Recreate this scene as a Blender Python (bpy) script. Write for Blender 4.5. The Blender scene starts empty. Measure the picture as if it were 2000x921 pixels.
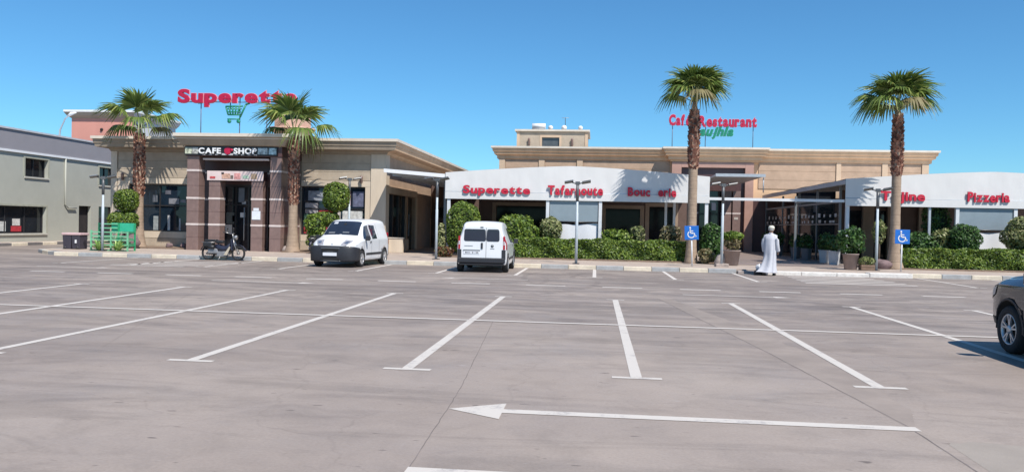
import bpy, bmesh, math, random
import numpy as np
from mathutils import Matrix, Vector
random.seed(7); RNG = np.random.default_rng(7)
scene = bpy.context.scene
R = math.radians
# ---------------------------------------------------------------- camera, sky, sun, exposure
cam_d = bpy.data.cameras.new('camera'); cam = bpy.data.objects.new('camera', cam_d)
scene.collection.objects.link(cam); scene.camera = cam
cam_d.sensor_width = 36.0; cam_d.lens = 28.8; cam_d.clip_end = 6000; cam_d.clip_start = 0.1
cam.matrix_world = Matrix.Translation((0, 0, 1.6)) @ Matrix.Rotation(0.10131, 4, 'Z') @ Matrix.Rotation(math.pi/2 - 0.01276, 4, 'X') @ Matrix.Rotation(0.021, 4, 'Z')
SUN_TO = Vector((-0.46, 0.58, -1.0)).normalized()          # direction the light travels
sun_elev = math.asin(-SUN_TO.z); sun_az = math.atan2(-SUN_TO.x, -SUN_TO.y)   # clockwise from +Y
world = bpy.data.worlds.new('World'); scene.world = world; world.use_nodes = True
wn = world.node_tree; bg = wn.nodes['Background']
sky = wn.nodes.new('ShaderNodeTexSky'); sky.sky_type = 'NISHITA'; sky.sun_disc = False
sky.sun_elevation = sun_elev; sky.sun_rotation = sun_az
sky.altitude = 200; sky.air_density = 1.0; sky.dust_density = 0.0; sky.ozone_density = 10.0
tint = wn.nodes.new('ShaderNodeVectorMath'); tint.operation = 'MULTIPLY'; tint.inputs[1].default_value = (0.70, 1.05, 1.07)   # camera white balance, the whole sky alike
wn.links.new(sky.outputs[0], tint.inputs[0]); wn.links.new(tint.outputs[0], bg.inputs[0]); bg.inputs[1].default_value = 0.094
sun_d = bpy.data.lights.new('sun', 'SUN'); sun_d.energy = 4.4; sun_d.angle = R(0.55); sun_d.color = (1.0, 0.955, 0.89)
sun = bpy.data.objects.new('sun', sun_d); scene.collection.objects.link(sun)
sun.rotation_euler = SUN_TO.to_track_quat('-Z', 'Y').to_euler(); sun.location = (10, -20, 40)
vs = scene.view_settings; vs.view_transform = 'Standard'; vs.look = 'None'; vs.exposure = 0.45; vs.gamma = 1.0; vs.use_curve_mapping = False

# ---------------------------------------------------------------- materials
MATS = {}
def mat(name, col, rough=0.6, var=0.12, scale=3.0, bump=0.0, bscale=40.0, metal=0.0, spec=0.5, streak=False):
    if name in MATS: return MATS[name]
    m = bpy.data.materials.new(name); m.use_nodes = True; MATS[name] = m
    nt = m.node_tree; b = nt.nodes['Principled BSDF']
    b.inputs['Roughness'].default_value = rough; b.inputs['Metallic'].default_value = metal
    b.inputs['Specular IOR Level'].default_value = spec
    tc = nt.nodes.new('ShaderNodeTexCoord'); vec = tc.outputs['Object']
    if streak:
        mp = nt.nodes.new('ShaderNodeMapping'); mp.inputs['Scale'].default_value = (1, 1, 0.15)
        nt.links.new(vec, mp.inputs[0]); vec = mp.outputs[0]
    n = nt.nodes.new('ShaderNodeTexNoise'); n.inputs['Scale'].default_value = scale; n.inputs['Detail'].default_value = 6; n.inputs['Roughness'].default_value = 0.65
    nt.links.new(vec, n.inputs['Vector'])
    r = nt.nodes.new('ShaderNodeValToRGB')
    r.color_ramp.elements[0].position = 0.3; r.color_ramp.elements[1].position = 0.7
    r.color_ramp.elements[0].color = tuple(c*(1-var) for c in col) + (1,)
    r.color_ramp.elements[1].color = tuple(min(1, c*(1+var)) for c in col) + (1,)
    nt.links.new(n.outputs[0], r.inputs[0]); nt.links.new(r.outputs[0], b.inputs['Base Color'])
    if bump > 0:
        n2 = nt.nodes.new('ShaderNodeTexNoise'); n2.inputs['Scale'].default_value = bscale; n2.inputs['Detail'].default_value = 4
        nt.links.new(tc.outputs['Object'], n2.inputs['Vector'])
        bp = nt.nodes.new('ShaderNodeBump'); bp.inputs['Strength'].default_value = bump; bp.inputs['Distance'].default_value = 0.02
        nt.links.new(n2.outputs[0], bp.inputs['Height']); nt.links.new(bp.outputs[0], b.inputs['Normal'])
    return m
def leafmat(name, cols, trans=0.25, rough=0.5):
    if name in MATS: return MATS[name]
    m = bpy.data.materials.new(name); m.use_nodes = True; MATS[name] = m
    nt = m.node_tree; b = nt.nodes['Principled BSDF']; out = nt.nodes['Material Output']
    b.inputs['Roughness'].default_value = rough
    g = nt.nodes.new('ShaderNodeNewGeometry'); r = nt.nodes.new('ShaderNodeValToRGB')
    el = r.color_ramp.elements
    while len(el) < len(cols): el.new(0.5)
    for i, c in enumerate(cols):
        el[i].position = i/(len(cols)-1); el[i].color = tuple(c) + (1,)
    nt.links.new(g.outputs['Random Per Island'], r.inputs[0]); nt.links.new(r.outputs[0], b.inputs['Base Color'])
    t = nt.nodes.new('ShaderNodeBsdfTranslucent'); nt.links.new(r.outputs[0], t.inputs[0])
    mx = nt.nodes.new('ShaderNodeMixShader'); mx.inputs[0].default_value = trans
    nt.links.new(b.outputs[0], mx.inputs[1]); nt.links.new(t.outputs[0], mx.inputs[2]); nt.links.new(mx.outputs[0], out.inputs[0])
    return m
def glassmat(name, col, rough=0.04, spec=0.5):
    return mat(name, col, rough=rough, var=0.25, scale=1.2, spec=spec)

def ground_material():
    m = bpy.data.materials.new('lot_concrete'); m.use_nodes = True
    nt = m.node_tree; b = nt.nodes['Principled BSDF']; N = nt.nodes.new; L = nt.links.new
    tc = N('ShaderNodeTexCoord'); P = tc.outputs['Object']
    def noise(scale, detail=6, rough=0.6, sc=(1, 1, 1), dist=0.0, loc=(0, 0, 0)):
        mp = N('ShaderNodeMapping'); mp.inputs['Scale'].default_value = sc; mp.inputs['Location'].default_value = loc; L(P, mp.inputs[0])
        n = N('ShaderNodeTexNoise'); n.inputs['Scale'].default_value = scale; n.inputs['Detail'].default_value = detail
        n.inputs['Roughness'].default_value = rough; n.inputs['Distortion'].default_value = dist; L(mp.outputs[0], n.inputs['Vector']); return n.outputs[0]
    def ramp(v, stops):
        r = N('ShaderNodeValToRGB'); el = r.color_ramp.elements
        while len(el) < len(stops): el.new(0.5)
        for i, (p, c) in enumerate(stops): el[i].position = p; el[i].color = (c if isinstance(c, tuple) else (c, c, c)) + (1,)
        L(v, r.inputs[0]); return r.outputs[0]
    def mix(kind, fac, a, c):
        x = N('ShaderNodeMix'); x.data_type = 'RGBA'; x.blend_type = kind
        for s, v in ((x.inputs[0], fac), (x.inputs[6], a), (x.inputs[7], c)):
            if isinstance(v, (int, float)): s.default_value = v
            elif isinstance(v, tuple): s.default_value = v + (1,)
            else: L(v, s)
        return x.outputs[2]
    base = ramp(noise(0.16, 5, 0.55), [(0.32, (0.278, 0.227, 0.195)), (0.5, (0.320, 0.264, 0.226)), (0.68, (0.364, 0.303, 0.258))])
    mott = ramp(noise(1.4, 8, 0.72, dist=0.6), [(0.30, 0.84), (0.5, 1.0), (0.70, 1.09)])
    c = mix('MULTIPLY', 0.9, base, mott)
    grain = ramp(noise(38, 3, 0.7), [(0.3, 0.86), (0.55, 1.0), (0.75, 1.08)])
    c = mix('MULTIPLY', 0.8, c, grain)
    sweep = ramp(noise(0.55, 6, 0.7, sc=(0.35, 1.5, 1), dist=1.2, loc=(3, 1, 0)), [(0.50, 1.0), (0.56, 0.86), (0.62, 0.80), (0.72, 0.66)])
    c = mix('MULTIPLY', 0.8, c, sweep)
    # old oil drips and worn tyre polish in the rows nearer the shops
    sx = N('ShaderNodeSeparateXYZ'); L(P, sx.inputs[0])
    mr = N('ShaderNodeMapRange'); mr.inputs[1].default_value = 8; mr.inputs[2].default_value = 17; L(sx.outputs[1], mr.inputs[0])
    dirt = ramp(noise(0.42, 9, 0.74, sc=(0.45, 1.3, 1), dist=1.6, loc=(11, 4, 0)), [(0.44, 0.0), (0.50, 0.45), (0.58, 0.6), (0.68, 1.0)])
    mm = N('ShaderNodeMath'); mm.operation = 'MULTIPLY'; L(mr.outputs[0], mm.inputs[0]); L(dirt, mm.inputs[1])
    c = mix('MULTIPLY', mm.outputs[0], c, (0.52, 0.52, 0.54))
    # curved tyre marks
    for cx, cy, rad, wid, st in ((-9.0, 24.0, 7.6, .11, .22), (-9.0, 24.0, 9.1, .11, .18), (7.5, 26.0, 8.2, .12, .25), (7.5, 26.0, 9.7, .12, .2), (-1.0, -2.0, 9.4, .10, .13), (3.0, 30.0, 13.0, .12, .16), (3.0, 30.0, 14.5, .12, .14)):
        dv = N('ShaderNodeVectorMath'); dv.operation = 'DISTANCE'; dv.inputs[1].default_value = (cx, cy, 0); L(P, dv.inputs[0])
        su = N('ShaderNodeMath'); su.operation = 'SUBTRACT'; su.inputs[1].default_value = rad; L(dv.outputs['Value'], su.inputs[0])
        ab = N('ShaderNodeMath'); ab.operation = 'ABSOLUTE'; L(su.outputs[0], ab.inputs[0])
        rg_ = N('ShaderNodeMapRange'); rg_.inputs[1].default_value = wid*.5; rg_.inputs[2].default_value = wid; rg_.inputs[3].default_value = st; rg_.inputs[4].default_value = 0.0; L(ab.outputs[0], rg_.inputs[0])
        br = ramp(noise(.5, 4, .6, loc=(cx, rad, 3)), [(0.46, 0.0), (0.58, 1.0)]); mu = N('ShaderNodeMath'); mu.operation = 'MULTIPLY'; L(rg_.outputs[0], mu.inputs[0]); L(br, mu.inputs[1])
        c = mix('MULTIPLY', mu.outputs[0], c, (0.25, 0.24, 0.24))
    # oil drips
    vo = N('ShaderNodeTexVoronoi'); vo.inputs['Scale'].default_value = 0.9; L(P, vo.inputs['Vector'])
    vd = ramp(vo.outputs['Distance'], [(0.03, 0.55), (0.075, 0.0)]); vm = ramp(noise(.7, 3, .5, loc=(5, 5, 5)), [(0.5, 0.0), (0.6, 1.0)])
    vmu = N('ShaderNodeMath'); vmu.operation = 'MULTIPLY'; L(vd, vmu.inputs[0]); L(vm, vmu.inputs[1]); c = mix('MULTIPLY', vmu.outputs[0], c, (0.35, 0.34, 0.34))
    # hairline cracks
    vc = N('ShaderNodeTexVoronoi'); vc.feature = 'DISTANCE_TO_EDGE'; vc.inputs['Scale'].default_value = 0.22; mpv = N('ShaderNodeMapping'); L(P, mpv.inputs[0])
    nd = N('ShaderNodeTexNoise'); nd.inputs['Scale'].default_value = 1.2; nd.inputs['Detail'].default_value = 5; L(P, nd.inputs['Vector']); av = N('ShaderNodeVectorMath'); av.operation = 'MULTIPLY_ADD'; av.inputs[1].default_value = (.9, .9, 0); L(nd.outputs['Color'], av.inputs[0]); L(P, av.inputs[2]); L(av.outputs[0], vc.inputs['Vector'])
    cr = ramp(vc.outputs['Distance'], [(0.0006, 0.16), (0.0018, 0.0)]); c = mix('MULTIPLY', cr, c, (0.4, 0.38, 0.38))
    chips = ramp(noise(9, 2, 0.5, sc=(0.5, 1.6, 1)), [(0.70, 0.0), (0.745, 1.0)])
    c = mix('MULTIPLY', chips, c, (0.50, 0.49, 0.49))
    pale = ramp(noise(6, 3, 0.6, sc=(0.5, 1.8, 1), loc=(31, 7, 0)), [(0.71, 0.0), (0.77, 0.6)])
    c = mix('MIX', pale, c, (0.42, 0.39, 0.37))
    L(c, b.inputs['Base Color'])
    rr = ramp(noise(0.8, 5, 0.6), [(0.3, 0.50), (0.7, 0.78)]); L(rr, b.inputs['Roughness'])
    b.inputs['Specular IOR Level'].default_value = 0.4
    bp = N('ShaderNodeBump'); bp.inputs['Strength'].default_value = 0.25; bp.inputs['Distance'].default_value = 0.01
    L(noise(60, 4, 0.7), bp.inputs['Height']); L(bp.outputs[0], b.inputs['Normal'])
    return m
def paint_material(name, col, wear):
    m = bpy.data.materials.new(name); m.use_nodes = True; MATS[name] = m
    nt = m.node_tree; b = nt.nodes['Principled BSDF']; N = nt.nodes.new; L = nt.links.new
    tc = N('ShaderNodeTexCoord')
    n = N('ShaderNodeTexNoise'); n.inputs['Scale'].default_value = 3.2; n.inputs['Detail'].default_value = 12; n.inputs['Roughness'].default_value = 0.82; L(tc.outputs['Object'], n.inputs[0])
    r = N('ShaderNodeValToRGB'); e = r.color_ramp.elements
    e[0].position = 0.5 + wear*0.2; e[0].color = tuple(col) + (1,); e[1].position = 0.62 + wear*0.2; e[1].color = (0.33, 0.30, 0.29, 1)
    L(n.outputs[0], r.inputs[0]); L(r.outputs[0], b.inputs['Base Color']); b.inputs['Roughness'].default_value = 0.7
    return m

# ---------------------------------------------------------------- mesh helpers
COL = scene.collection
class MB:
    def __init__(s): s.v = []; s.f = []; s.m = []; s.sm = []
    def add(s, verts, faces, m=0, smooth=False):
        o = len(s.v); s.v.extend([tuple(p) for p in verts])
        for f in faces: s.f.append(tuple(i+o for i in f)); s.m.append(m); s.sm.append(smooth)
        return s
    def box(s, x0, x1, y0, y1, z0, z1, m=0):
        v = [(x0,y0,z0),(x1,y0,z0),(x1,y1,z0),(x0,y1,z0),(x0,y0,z1),(x1,y0,z1),(x1,y1,z1),(x0,y1,z1)]
        return s.add(v, [(3,2,1,0),(4,5,6,7),(0,1,5,4),(1,2,6,5),(2,3,7,6),(3,0,4,7)], m)
    def obox(s, c, ax, ay, az, m=0):            # oriented box: centre and three half-axis vectors
        c, ax, ay, az = map(Vector, (c, ax, ay, az))
        v = [c+sx*ax+sy*ay+sz*az for sz in (-1,1) for sx,sy in ((-1,-1),(1,-1),(1,1),(-1,1))]
        return s.add(v, [(3,2,1,0),(4,5,6,7),(0,1,5,4),(1,2,6,5),(2,3,7,6),(3,0,4,7)], m)
    def prism(s, poly, d, m=0):                 # planar polygon (3D) pushed along d
        n = len(poly); a = [Vector(p) for p in poly]; b = [p+Vector(d) for p in a]
        return s.add(a+b, [tuple(range(n))[::-1], tuple(range(n, 2*n))] + [(i,(i+1)%n,n+(i+1)%n,n+i) for i in range(n)], m)
    def tube(s, pts, rad, n=8, m=0, cap=True, smooth=True):
        pts = [Vector(p) for p in pts]
        if not isinstance(rad, (list, tuple)): rad = [rad]*len(pts)
        vs_, fs = [], []
        up = Vector((0,0,1))
        for i, p in enumerate(pts):
            t = (pts[min(i+1, len(pts)-1)] - pts[max(i-1, 0)]).normalized()
            a = t.cross(up if abs(t.z) < 0.95 else Vector((0,1,0))).normalized(); b = t.cross(a)
            for k in range(n):
                an = 2*math.pi*k/n; vs_.append(p + rad[i]*(math.cos(an)*a + math.sin(an)*b))
        for i in range(len(pts)-1):
            for k in range(n): fs.append((i*n+k, i*n+(k+1)%n, (i+1)*n+(k+1)%n, (i+1)*n+k))
        s.add(vs_, fs, m, smooth)
        if cap: s.add([], [], m); o = len(s.v)-len(vs_); s.f += [tuple(o+k for k in range(n))[::-1], tuple(o+(len(pts)-1)*n+k for k in range(n))]; s.m += [m, m]; s.sm += [False, False]
        return s
    def lathe(s, prof, c=(0,0,0), n=16, axis='Z', m=0, smooth=True, squash=(1,1), cap=True):
        vs_, fs = [], []
        for (r, h) in prof:
            for k in range(n):
                an = 2*math.pi*k/n; a, b = r*math.cos(an)*squash[0], r*math.sin(an)*squash[1]
                p = (a, b, h) if axis == 'Z' else ((a, h, b) if axis == 'Y' else (h, a, b))
                vs_.append((p[0]+c[0], p[1]+c[1], p[2]+c[2]))
        for i in range(len(prof)-1):
            for k in range(n): fs.append((i*n+k, i*n+(k+1)%n, (i+1)*n+(k+1)%n, (i+1)*n+k))
        if cap: fs += [tuple(range(n))[::-1], tuple((len(prof)-1)*n+k for k in range(n))]
        return s.add(vs_, fs, m, smooth)
    def grid(s, fn, nu, nv, m=0, smooth=True):
        vs_ = [fn(i/nu, j/nv) for i in range(nu+1) for j in range(nv+1)]
        return s.add(vs_, [(i*(nv+1)+j, (i+1)*(nv+1)+j, (i+1)*(nv+1)+j+1, i*(nv+1)+j+1) for i in range(nu) for j in range(nv)], m, smooth)
    def mesh(s, name, mats):
        me = bpy.data.meshes.new(name); me.from_pydata(s.v, [], s.f)
        for mm in (mats if isinstance(mats, (list, tuple)) else [mats]): me.materials.append(mm)
        me.polygons.foreach_set('material_index', s.m); me.polygons.foreach_set('use_smooth', s.sm); me.update(); return me
    def build(s, name, mats, parent=None, bevel=0.0, world=True):
        return link(name, s.mesh(name, mats), parent, bevel, world)
def link(name, me, parent=None, bevel=0.0, world=True):
    o = bpy.data.objects.new(name, me); COL.objects.link(o)
    if parent is not None:
        o.parent = parent
        if world: o.matrix_parent_inverse = parent_world(parent).inverted()
    if bevel > 0:
        b = o.modifiers.new('bevel', 'BEVEL'); b.width = bevel; b.segments = 2; b.limit_method = 'ANGLE'
    return o
def parent_world(o):
    m = Matrix.LocRotScale(o.location, o.rotation_euler, o.scale)
    return (parent_world(o.parent) @ o.matrix_parent_inverse @ m) if o.parent else m
def tag(o, label=None, cat=None, group=None, kind=None):
    for k, v in (('label', label), ('category', cat), ('group', group), ('kind', kind)):
        if v: o[k] = v
    return o
def thing(name, label, cat, loc=(0,0,0), rz=0, group=None):
    o = bpy.data.objects.new(name, None); COL.objects.link(o); o.location = loc; o.rotation_euler = (0,0,rz); o.empty_display_size = 0.2
    return tag(o, label, cat, group)
def struct(name, mb, mats, parent=None): return tag(mb.build(name, mats, parent), kind='structure' if parent is None else None)
def fast_mesh(name, V, F4, mats):
    me = bpy.data.meshes.new(name); V = np.asarray(V, dtype=np.float32); F4 = np.asarray(F4, dtype=np.int32); k = F4.shape[1]
    me.vertices.add(len(V)); me.vertices.foreach_set('co', V.ravel())
    me.loops.add(F4.size); me.loops.foreach_set('vertex_index', F4.ravel())
    me.polygons.add(len(F4)); me.polygons.foreach_set('loop_start', np.arange(0, F4.size, k, dtype=np.int32)); me.polygons.foreach_set('loop_total', np.full(len(F4), k, dtype=np.int32))
    for mm in (mats if isinstance(mats, (list, tuple)) else [mats]): me.materials.append(mm)
    me.update(calc_edges=True); me.validate(); return me
def leaves(points, normals, size, jitter=0.7, aspect=1.9):
    """rhombic leaves standing on points, roughly facing normals"""
    n = len(points); P = np.asarray(points); Nn = np.asarray(normals) + RNG.normal(0, jitter, (n, 3)); Nn /= np.linalg.norm(Nn, axis=1)[:, None]+1e-9
    t = RNG.normal(0, 1, (n, 3)); t -= (t*Nn).sum(1)[:, None]*Nn; t /= np.linalg.norm(t, axis=1)[:, None]+1e-9
    b = np.cross(Nn, t); s = (size*RNG.uniform(0.6, 1.35, n))[:, None]
    V = np.stack([P - t*s*aspect/2, P + b*s/2, P + t*s*aspect/2 + Nn*s*0.15, P - b*s/2], 1).reshape(-1, 3)
    return V, np.arange(4*n).reshape(n, 4)
TAGF = None
_fontcache = {}
def glyph(ch, off, ext):
    key = (ch, off, ext)
    if key not in _fontcache:
        cu = bpy.data.curves.new('glyph', 'FONT'); cu.body = ch; cu.size = 1.0; cu.offset = off; cu.extrude = ext; cu.resolution_u = 4; cu.fill_mode = 'BOTH'
        ob = bpy.data.objects.new('glyph', cu); COL.objects.link(ob)
        me = bpy.data.meshes.new_from_object(ob.evaluated_get(bpy.context.evaluated_depsgraph_get()))
        V = np.array([v.co[:] for v in me.vertices]); F = [tuple(p.vertices) for p in me.polygons]
        bpy.data.objects.remove(ob); bpy.data.curves.remove(cu); bpy.data.meshes.remove(me)
        _fontcache[key] = (V, F)
    return _fontcache[key]
def lettering(text, x0, x1, zb, zcap, Y, parent, m_front, m_halo=None, off=0.03, halo=0.06, ext=0.06, shear=0.0, gap=0.09, name='letter', jit=0.0):
    """upright raised letters on the plane Y facing -Y, one mesh per letter, stretched to fill x0..x1; cap height zb..zcap"""
    x = 0; lay = []
    for ch in text:
        if ch == ' ': x += 0.32; continue
        V, F = glyph(ch, off, ext); w0, w1 = V[:,0].min(), V[:,0].max(); lay.append((ch, x-w0)); x += (w1-w0)+gap
    kx = (x1-x0)/max(1e-6, x-gap); kz = (zcap-zb)/0.7
    for ch, dx in lay:
        mb = MB(); a = random.uniform(-jit, jit)
        for hi, (o_, e_, yy, mi) in enumerate([(off, ext, -0.03, 0)] + ([(off+halo, ext*0.35, 0.0, 1)] if m_halo else [])):
            V, F = glyph(ch, o_, e_)
            P = [(x0+(v[0]+dx+shear*v[1])*kx, Y+yy-v[2]*0.9, zb+(v[1]+a)*kz) for v in V]
            mb.add(P, F, mi)
        mb.build(name, [m_front, m_halo or m_front], parent)
# ---------------------------------------------------------------- ground, markings, kerb, pavement
GM = ground_material()
g = MB(); xs = [-1500, -300, -60, -30, -10, 0, 10, 30, 60, 300, 1500]; ys = [-200, -30, 0, 10, 20, 31, 60, 120, 400, 1800]
g.add([(x, y, 0) for y in ys for x in xs], [(j*len(xs)+i, j*len(xs)+i+1, (j+1)*len(xs)+i+1, (j+1)*len(xs)+i) for j in range(len(ys)-1) for i in range(len(xs)-1)])
ground = struct('parking_ground', g, GM)
WP = paint_material('line_paint', (0.55, 0.505, 0.455), 0.13); WP2 = paint_material('line_paint_worn', (0.58, 0.535, 0.485), 0.24)
WP3 = paint_material('line_paint_far', (0.58, 0.53, 0.48), 0.45)
def strip(name, pts, m=WP, z=0.004):
    mb = MB(); mb.add([(x, y, z) for x, y in pts], [tuple(range(len(pts)))]); return mb.build(name, m, ground)
def rect(name, x0, x1, y0, y1, m=WP, z=0.004): return strip(name, [(x0,y0),(x1,y0),(x1,y1),(x0,y1)], m, z)
for x in (-19.6, -17.1, -14.6, -12.1, -9.55, -7.05, -4.52, -2.03, 0.47, 2.97, 5.52, 8.02, 10.5, 13.0):
    near, far = 8.82, 18.3
    rect('stall_line', x-.062, x+.062, near, far, WP if x > -8 else WP2)
    rect('stall_line_cap', x-.26, x-.064, near-.05, near+.05); rect('stall_line_cap', x+.064, x+.27, near-.05, near+.05)
    rect('stall_line_cap', x-.19, x-.064, far-.06, far+.03, WP2); rect('stall_line_cap', x+.064, x+.2, far-.06, far+.03, WP2)
    rect('stall_line_cap', x-.064, x+.064, near-.05, near-.001); rect('stall_line_cap', x-.064, x+.064, far+.001, far+.03, WP2)
rect('row_line', -24, 15, 13.495, 13.615, WP3, 0.008)
for i in range(18): x = -19.75 + 2.05*i; rect('lane_dash', x-.53, x+.53, 21.98, 22.17, WP3)
def arrow(xtail, xtip, y, w, hw, hl, m=WP):
    s = 1 if xtip > xtail else -1; xb = xtip - s*hl
    strip('lane_arrow', [(xtail, y-w), (xb, y-w), (xb, y-hw), (xtip, y), (xb, y+hw), (xb, y+w), (xtail, y+w)] if s > 0 else [(xtail, y+w), (xb, y+w), (xb, y+hw), (xtip, y), (xb, y-hw), (xb, y-w), (xtail, y-w)], m)
arrow(2.67, -1.23, 7.0, 0.072, 0.30, 0.47)
arrow(-9.95, -7.15, 20.5, 0.06, 0.2, 0.42, WP3); arrow(2.15, 4.75, 20.3, 0.06, 0.2, 0.42, WP3); arrow(-1.95, -4.6, 24.1, 0.06, 0.2, 0.42, WP3); arrow(-17.6, -15.1, 24.3, .06, .2, .42, WP3)
rect('lane_line', -1.19, 6.5, 5.13, 5.27)
for x in (-18.1, -15.6, -13.0, -10.42, -7.79, -5.12, -2.54, 0.0, 2.55, 5.1, 11.6, 14.2):
    rect('stall_line', x-.06, x+.06, 26.2, 31.0, WP3); rect('stall_line_cap', x-.25, x-.057, 26.1, 26.2, WP2); rect('stall_line_cap', x+.057, x+.25, 26.1, 26.2, WP2)
for i in range(6): rect('crossing_stripe', 6.55+.05*i, 9.9-.06*i, 26.2+.8*i, 26.46+.8*i, WP3)
for i in range(5): rect('crossing_stripe', -16.2+.16*i, -13.6+.16*i, 25.9+.75*i, 26.12+.75*i, WP3)
JM = mat('joint_sealant', (0.19, 0.16, 0.148), 0.9, 0.3, 2.0)
def joint(pts, w):
    L = []; 
    for (x, y) in pts:
        j = random.uniform(-.002, .002); L.append((x+j, y))
    strip('slab_joint', [(x-w, y) for x, y in L] + [(x+w, y) for x, y in L][::-1], JM, 0.002)
def densify(a, b, n=26): return [(a[0]+(b[0]-a[0])*i/n + random.uniform(-.004,.004), a[1]+(b[1]-a[1])*i/n) for i in range(n+1)]
joint(densify((-1.17, 5.0), (-1.28, 8)) + densify((-1.29, 8.1), (-1.66, 13.5)), 0.0045)
joint(densify((2.6, 4.0), (2.62, 6.9)) + densify((2.63, 7), (2.3, 11)) + densify((2.29, 11.1), (1.45, 19.0)), 0.006)
joint(densify((-6.0, 9.5), (-9.8, 20.0)), 0.0022)
# slab on the far side of the wandering joint is an older, darker pour
DM = mat('old_concrete', (0.275, 0.226, 0.192), 0.7, 0.22, 0.9, 0.2, 60)
def ragged(pts, n=7, amp=.05):
    out = []
    for (x0, y0), (x1, y1) in zip(pts, pts[1:]+pts[:1]):
        for i in range(n): t = i/n; out.append((x0+(x1-x0)*t+random.uniform(-amp, amp), y0+(y1-y0)*t+random.uniform(-amp, amp)*2))
    return out
strip('concrete_pour', [(2.62, 6.9), (2.3, 11.0), (1.46, 19.0)] + ragged([(1.75, 19.0), (2.55, 14.0), (2.85, 11.0), (3.0, 9.0), (2.85, 7.6)], 6, .05)[:-6], DM, 0.001)
PM_ = mat('patch_concrete', (0.300, 0.258, 0.220), 0.75, 0.12, 1.5, 0.2, 60)
strip('concrete_patch', ragged([(2.70, 6.55), (3.1, 6.66), (4.3, 6.55), (6.0, 6.6)], 6, .03)[:-6] + [(6.0, 6.6), (6.0, 3.5), (2.63, 3.5)], PM_, 0.001)
BM = mat('bluish_patch', (0.292, 0.255, 0.230), 0.7, 0.15, 2.0)
# pavement
PV = mat('pavement_concrete', (0.40, 0.325, 0.27), 0.8, 0.16, 1.2, 0.3, 50)
p = MB(); p.box(-21.6, 30, 31.32, 75, -0.2, 0.15); p.prism([(-21.602, 31.32, -.2), (-21.602, 75, -.2), (-23.9, 75, -.2), (-23.9, 33.4, -.2)], (0, 0, .35)); pave = struct('pavement', p, PV)
p = MB(); p.box(6.0, 10.9, 38, 56, 0.152, 0.20); p.box(6.0, 10.9, 35.0, 38, 0.151, 0.175); struct('entrance_floor', p, mat('entrance_tiles', (0.25, 0.20, 0.175), 0.45, 0.15, 2.0), pave)
kerb = tag(thing('kerb', None, None, (0, 31.1, 0)), kind='structure'); del_keys = [k for k in ('label', 'category') if k in kerb]
KW = mat('kerb_cream', (0.62, 0.54, 0.42), 0.75, 0.2, 3.0, 0.3, 30); KG = mat('kerb_grey', (0.345, 0.345, 0.34), 0.8, 0.2, 3.0, 0.3, 30); KT = mat('threshold_white', (0.66, 0.62, 0.57), 0.7, 0.2, 4.0, 0.5, 14)
def kerb_stone(x0, x1, m, h=0.15, y0=31.1, y1=31.32):
    mb = MB(); mb.box(x0+.006, x1-.006, y0, y1, -0.1, h+random.uniform(-.004, .006)); return mb.build('kerb_stone', m, kerb, 0.02)
x = -3.08 - 2.08*9
k = 0
while x < 26:
    if not (5.2 < x < 11.0):
        kerb_stone(x, x+1.05, KW); 
        if not (4.0 < x+1.05 < 5.3): kerb_stone(x+1.05, x+2.08, KG)
        else: kerb_stone(x+1.05, 5.25, KG)
    x += 2.08
for a, b, h in ((5.27, 6.05, .10),): kerb_stone(a, b, mat('broken_kerb', (0.36, .30, .27), .85, .25, 6, .6, 12), h, 30.95, 31.3)
for a, b in ((6.3, 7.5), (7.5, 8.75), (8.75, 9.9), (9.9, 11.4)): kerb_stone(a, b, KT, 0.125 if a < 9 else .15, 30.75, 31.32)
cpts = [(-21.62, 31.1), (-22.5, 31.75), (-23.3, 32.5), (-24.05, 33.3), (-24.15, 34.4), (-24.15, 35.5), (-24.15, 36.6)]
for i, (q0, q1) in enumerate(zip(cpts[:-1], cpts[1:])):
    d_ = (Vector((q1[0]-q0[0], q1[1]-q0[1], 0))).normalized(); n_ = Vector((d_.y, -d_.x, 0))*.22*1
    m2 = MB(); m2.prism([(q0[0], q0[1], -.1), (q1[0], q1[1], -.1), (q1[0]+n_.x, q1[1]+n_.y, -.1), (q0[0]+n_.x, q0[1]+n_.y, -.1)], (0, 0, .25)); m2.build('kerb_stone', KW if i % 2 else KG, kerb, 0.015)
kerb_l = tag(thing('side_kerb', None, None, (-30.4, 40, 0)), kind='structure')
for o in (kerb, kerb_l):
    for kk in ('label', 'category'):
        if kk in o: del o[kk]
KD = mat('kerb_dark', (0.16, 0.145, 0.14), .8, .2, 3)
for i in range(24):
    m2 = MB(); m2.box(-30.3, -30.05, 24+i*1.2, 25.19+i*1.2, -.1, .15); m2.build('kerb_stone', KW if i % 2 else KD, kerb_l, 0.02)
p = MB(); p.box(-31.4, -30.31, 20, 60, -.1, .145); struct('side_pavement', p, PV)

# ---------------------------------------------------------------- shared facade materials
TAUPE = mat('taupe_render', (0.315, 0.255, 0.192), 0.85, 0.15, 1.6, 0.25, 60, streak=True)
TAUPE2 = mat('taupe_panel', (0.43, 0.352, 0.268), 0.85, 0.15, 1.8, 0.25, 60)
BEIGE = mat('beige_trim', (0.60, 0.50, 0.385), 0.8, 0.15, 1.5, 0.2, 60, streak=True)
CAP = mat('pale_cap', (0.62, 0.55, 0.46), 0.75, 0.1, 2.0)
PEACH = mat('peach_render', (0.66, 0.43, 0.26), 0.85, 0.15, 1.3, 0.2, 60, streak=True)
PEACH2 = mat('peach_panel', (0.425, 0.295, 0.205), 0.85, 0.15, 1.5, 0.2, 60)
PEACHL = mat('peach_pilaster', (0.54, 0.395, 0.275), 0.85, 0.08, 1.5, 0.2, 60)
BROWN = mat('brown_cladding', (0.205, 0.135, 0.118), 0.42, 0.14, 5.0)
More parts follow.
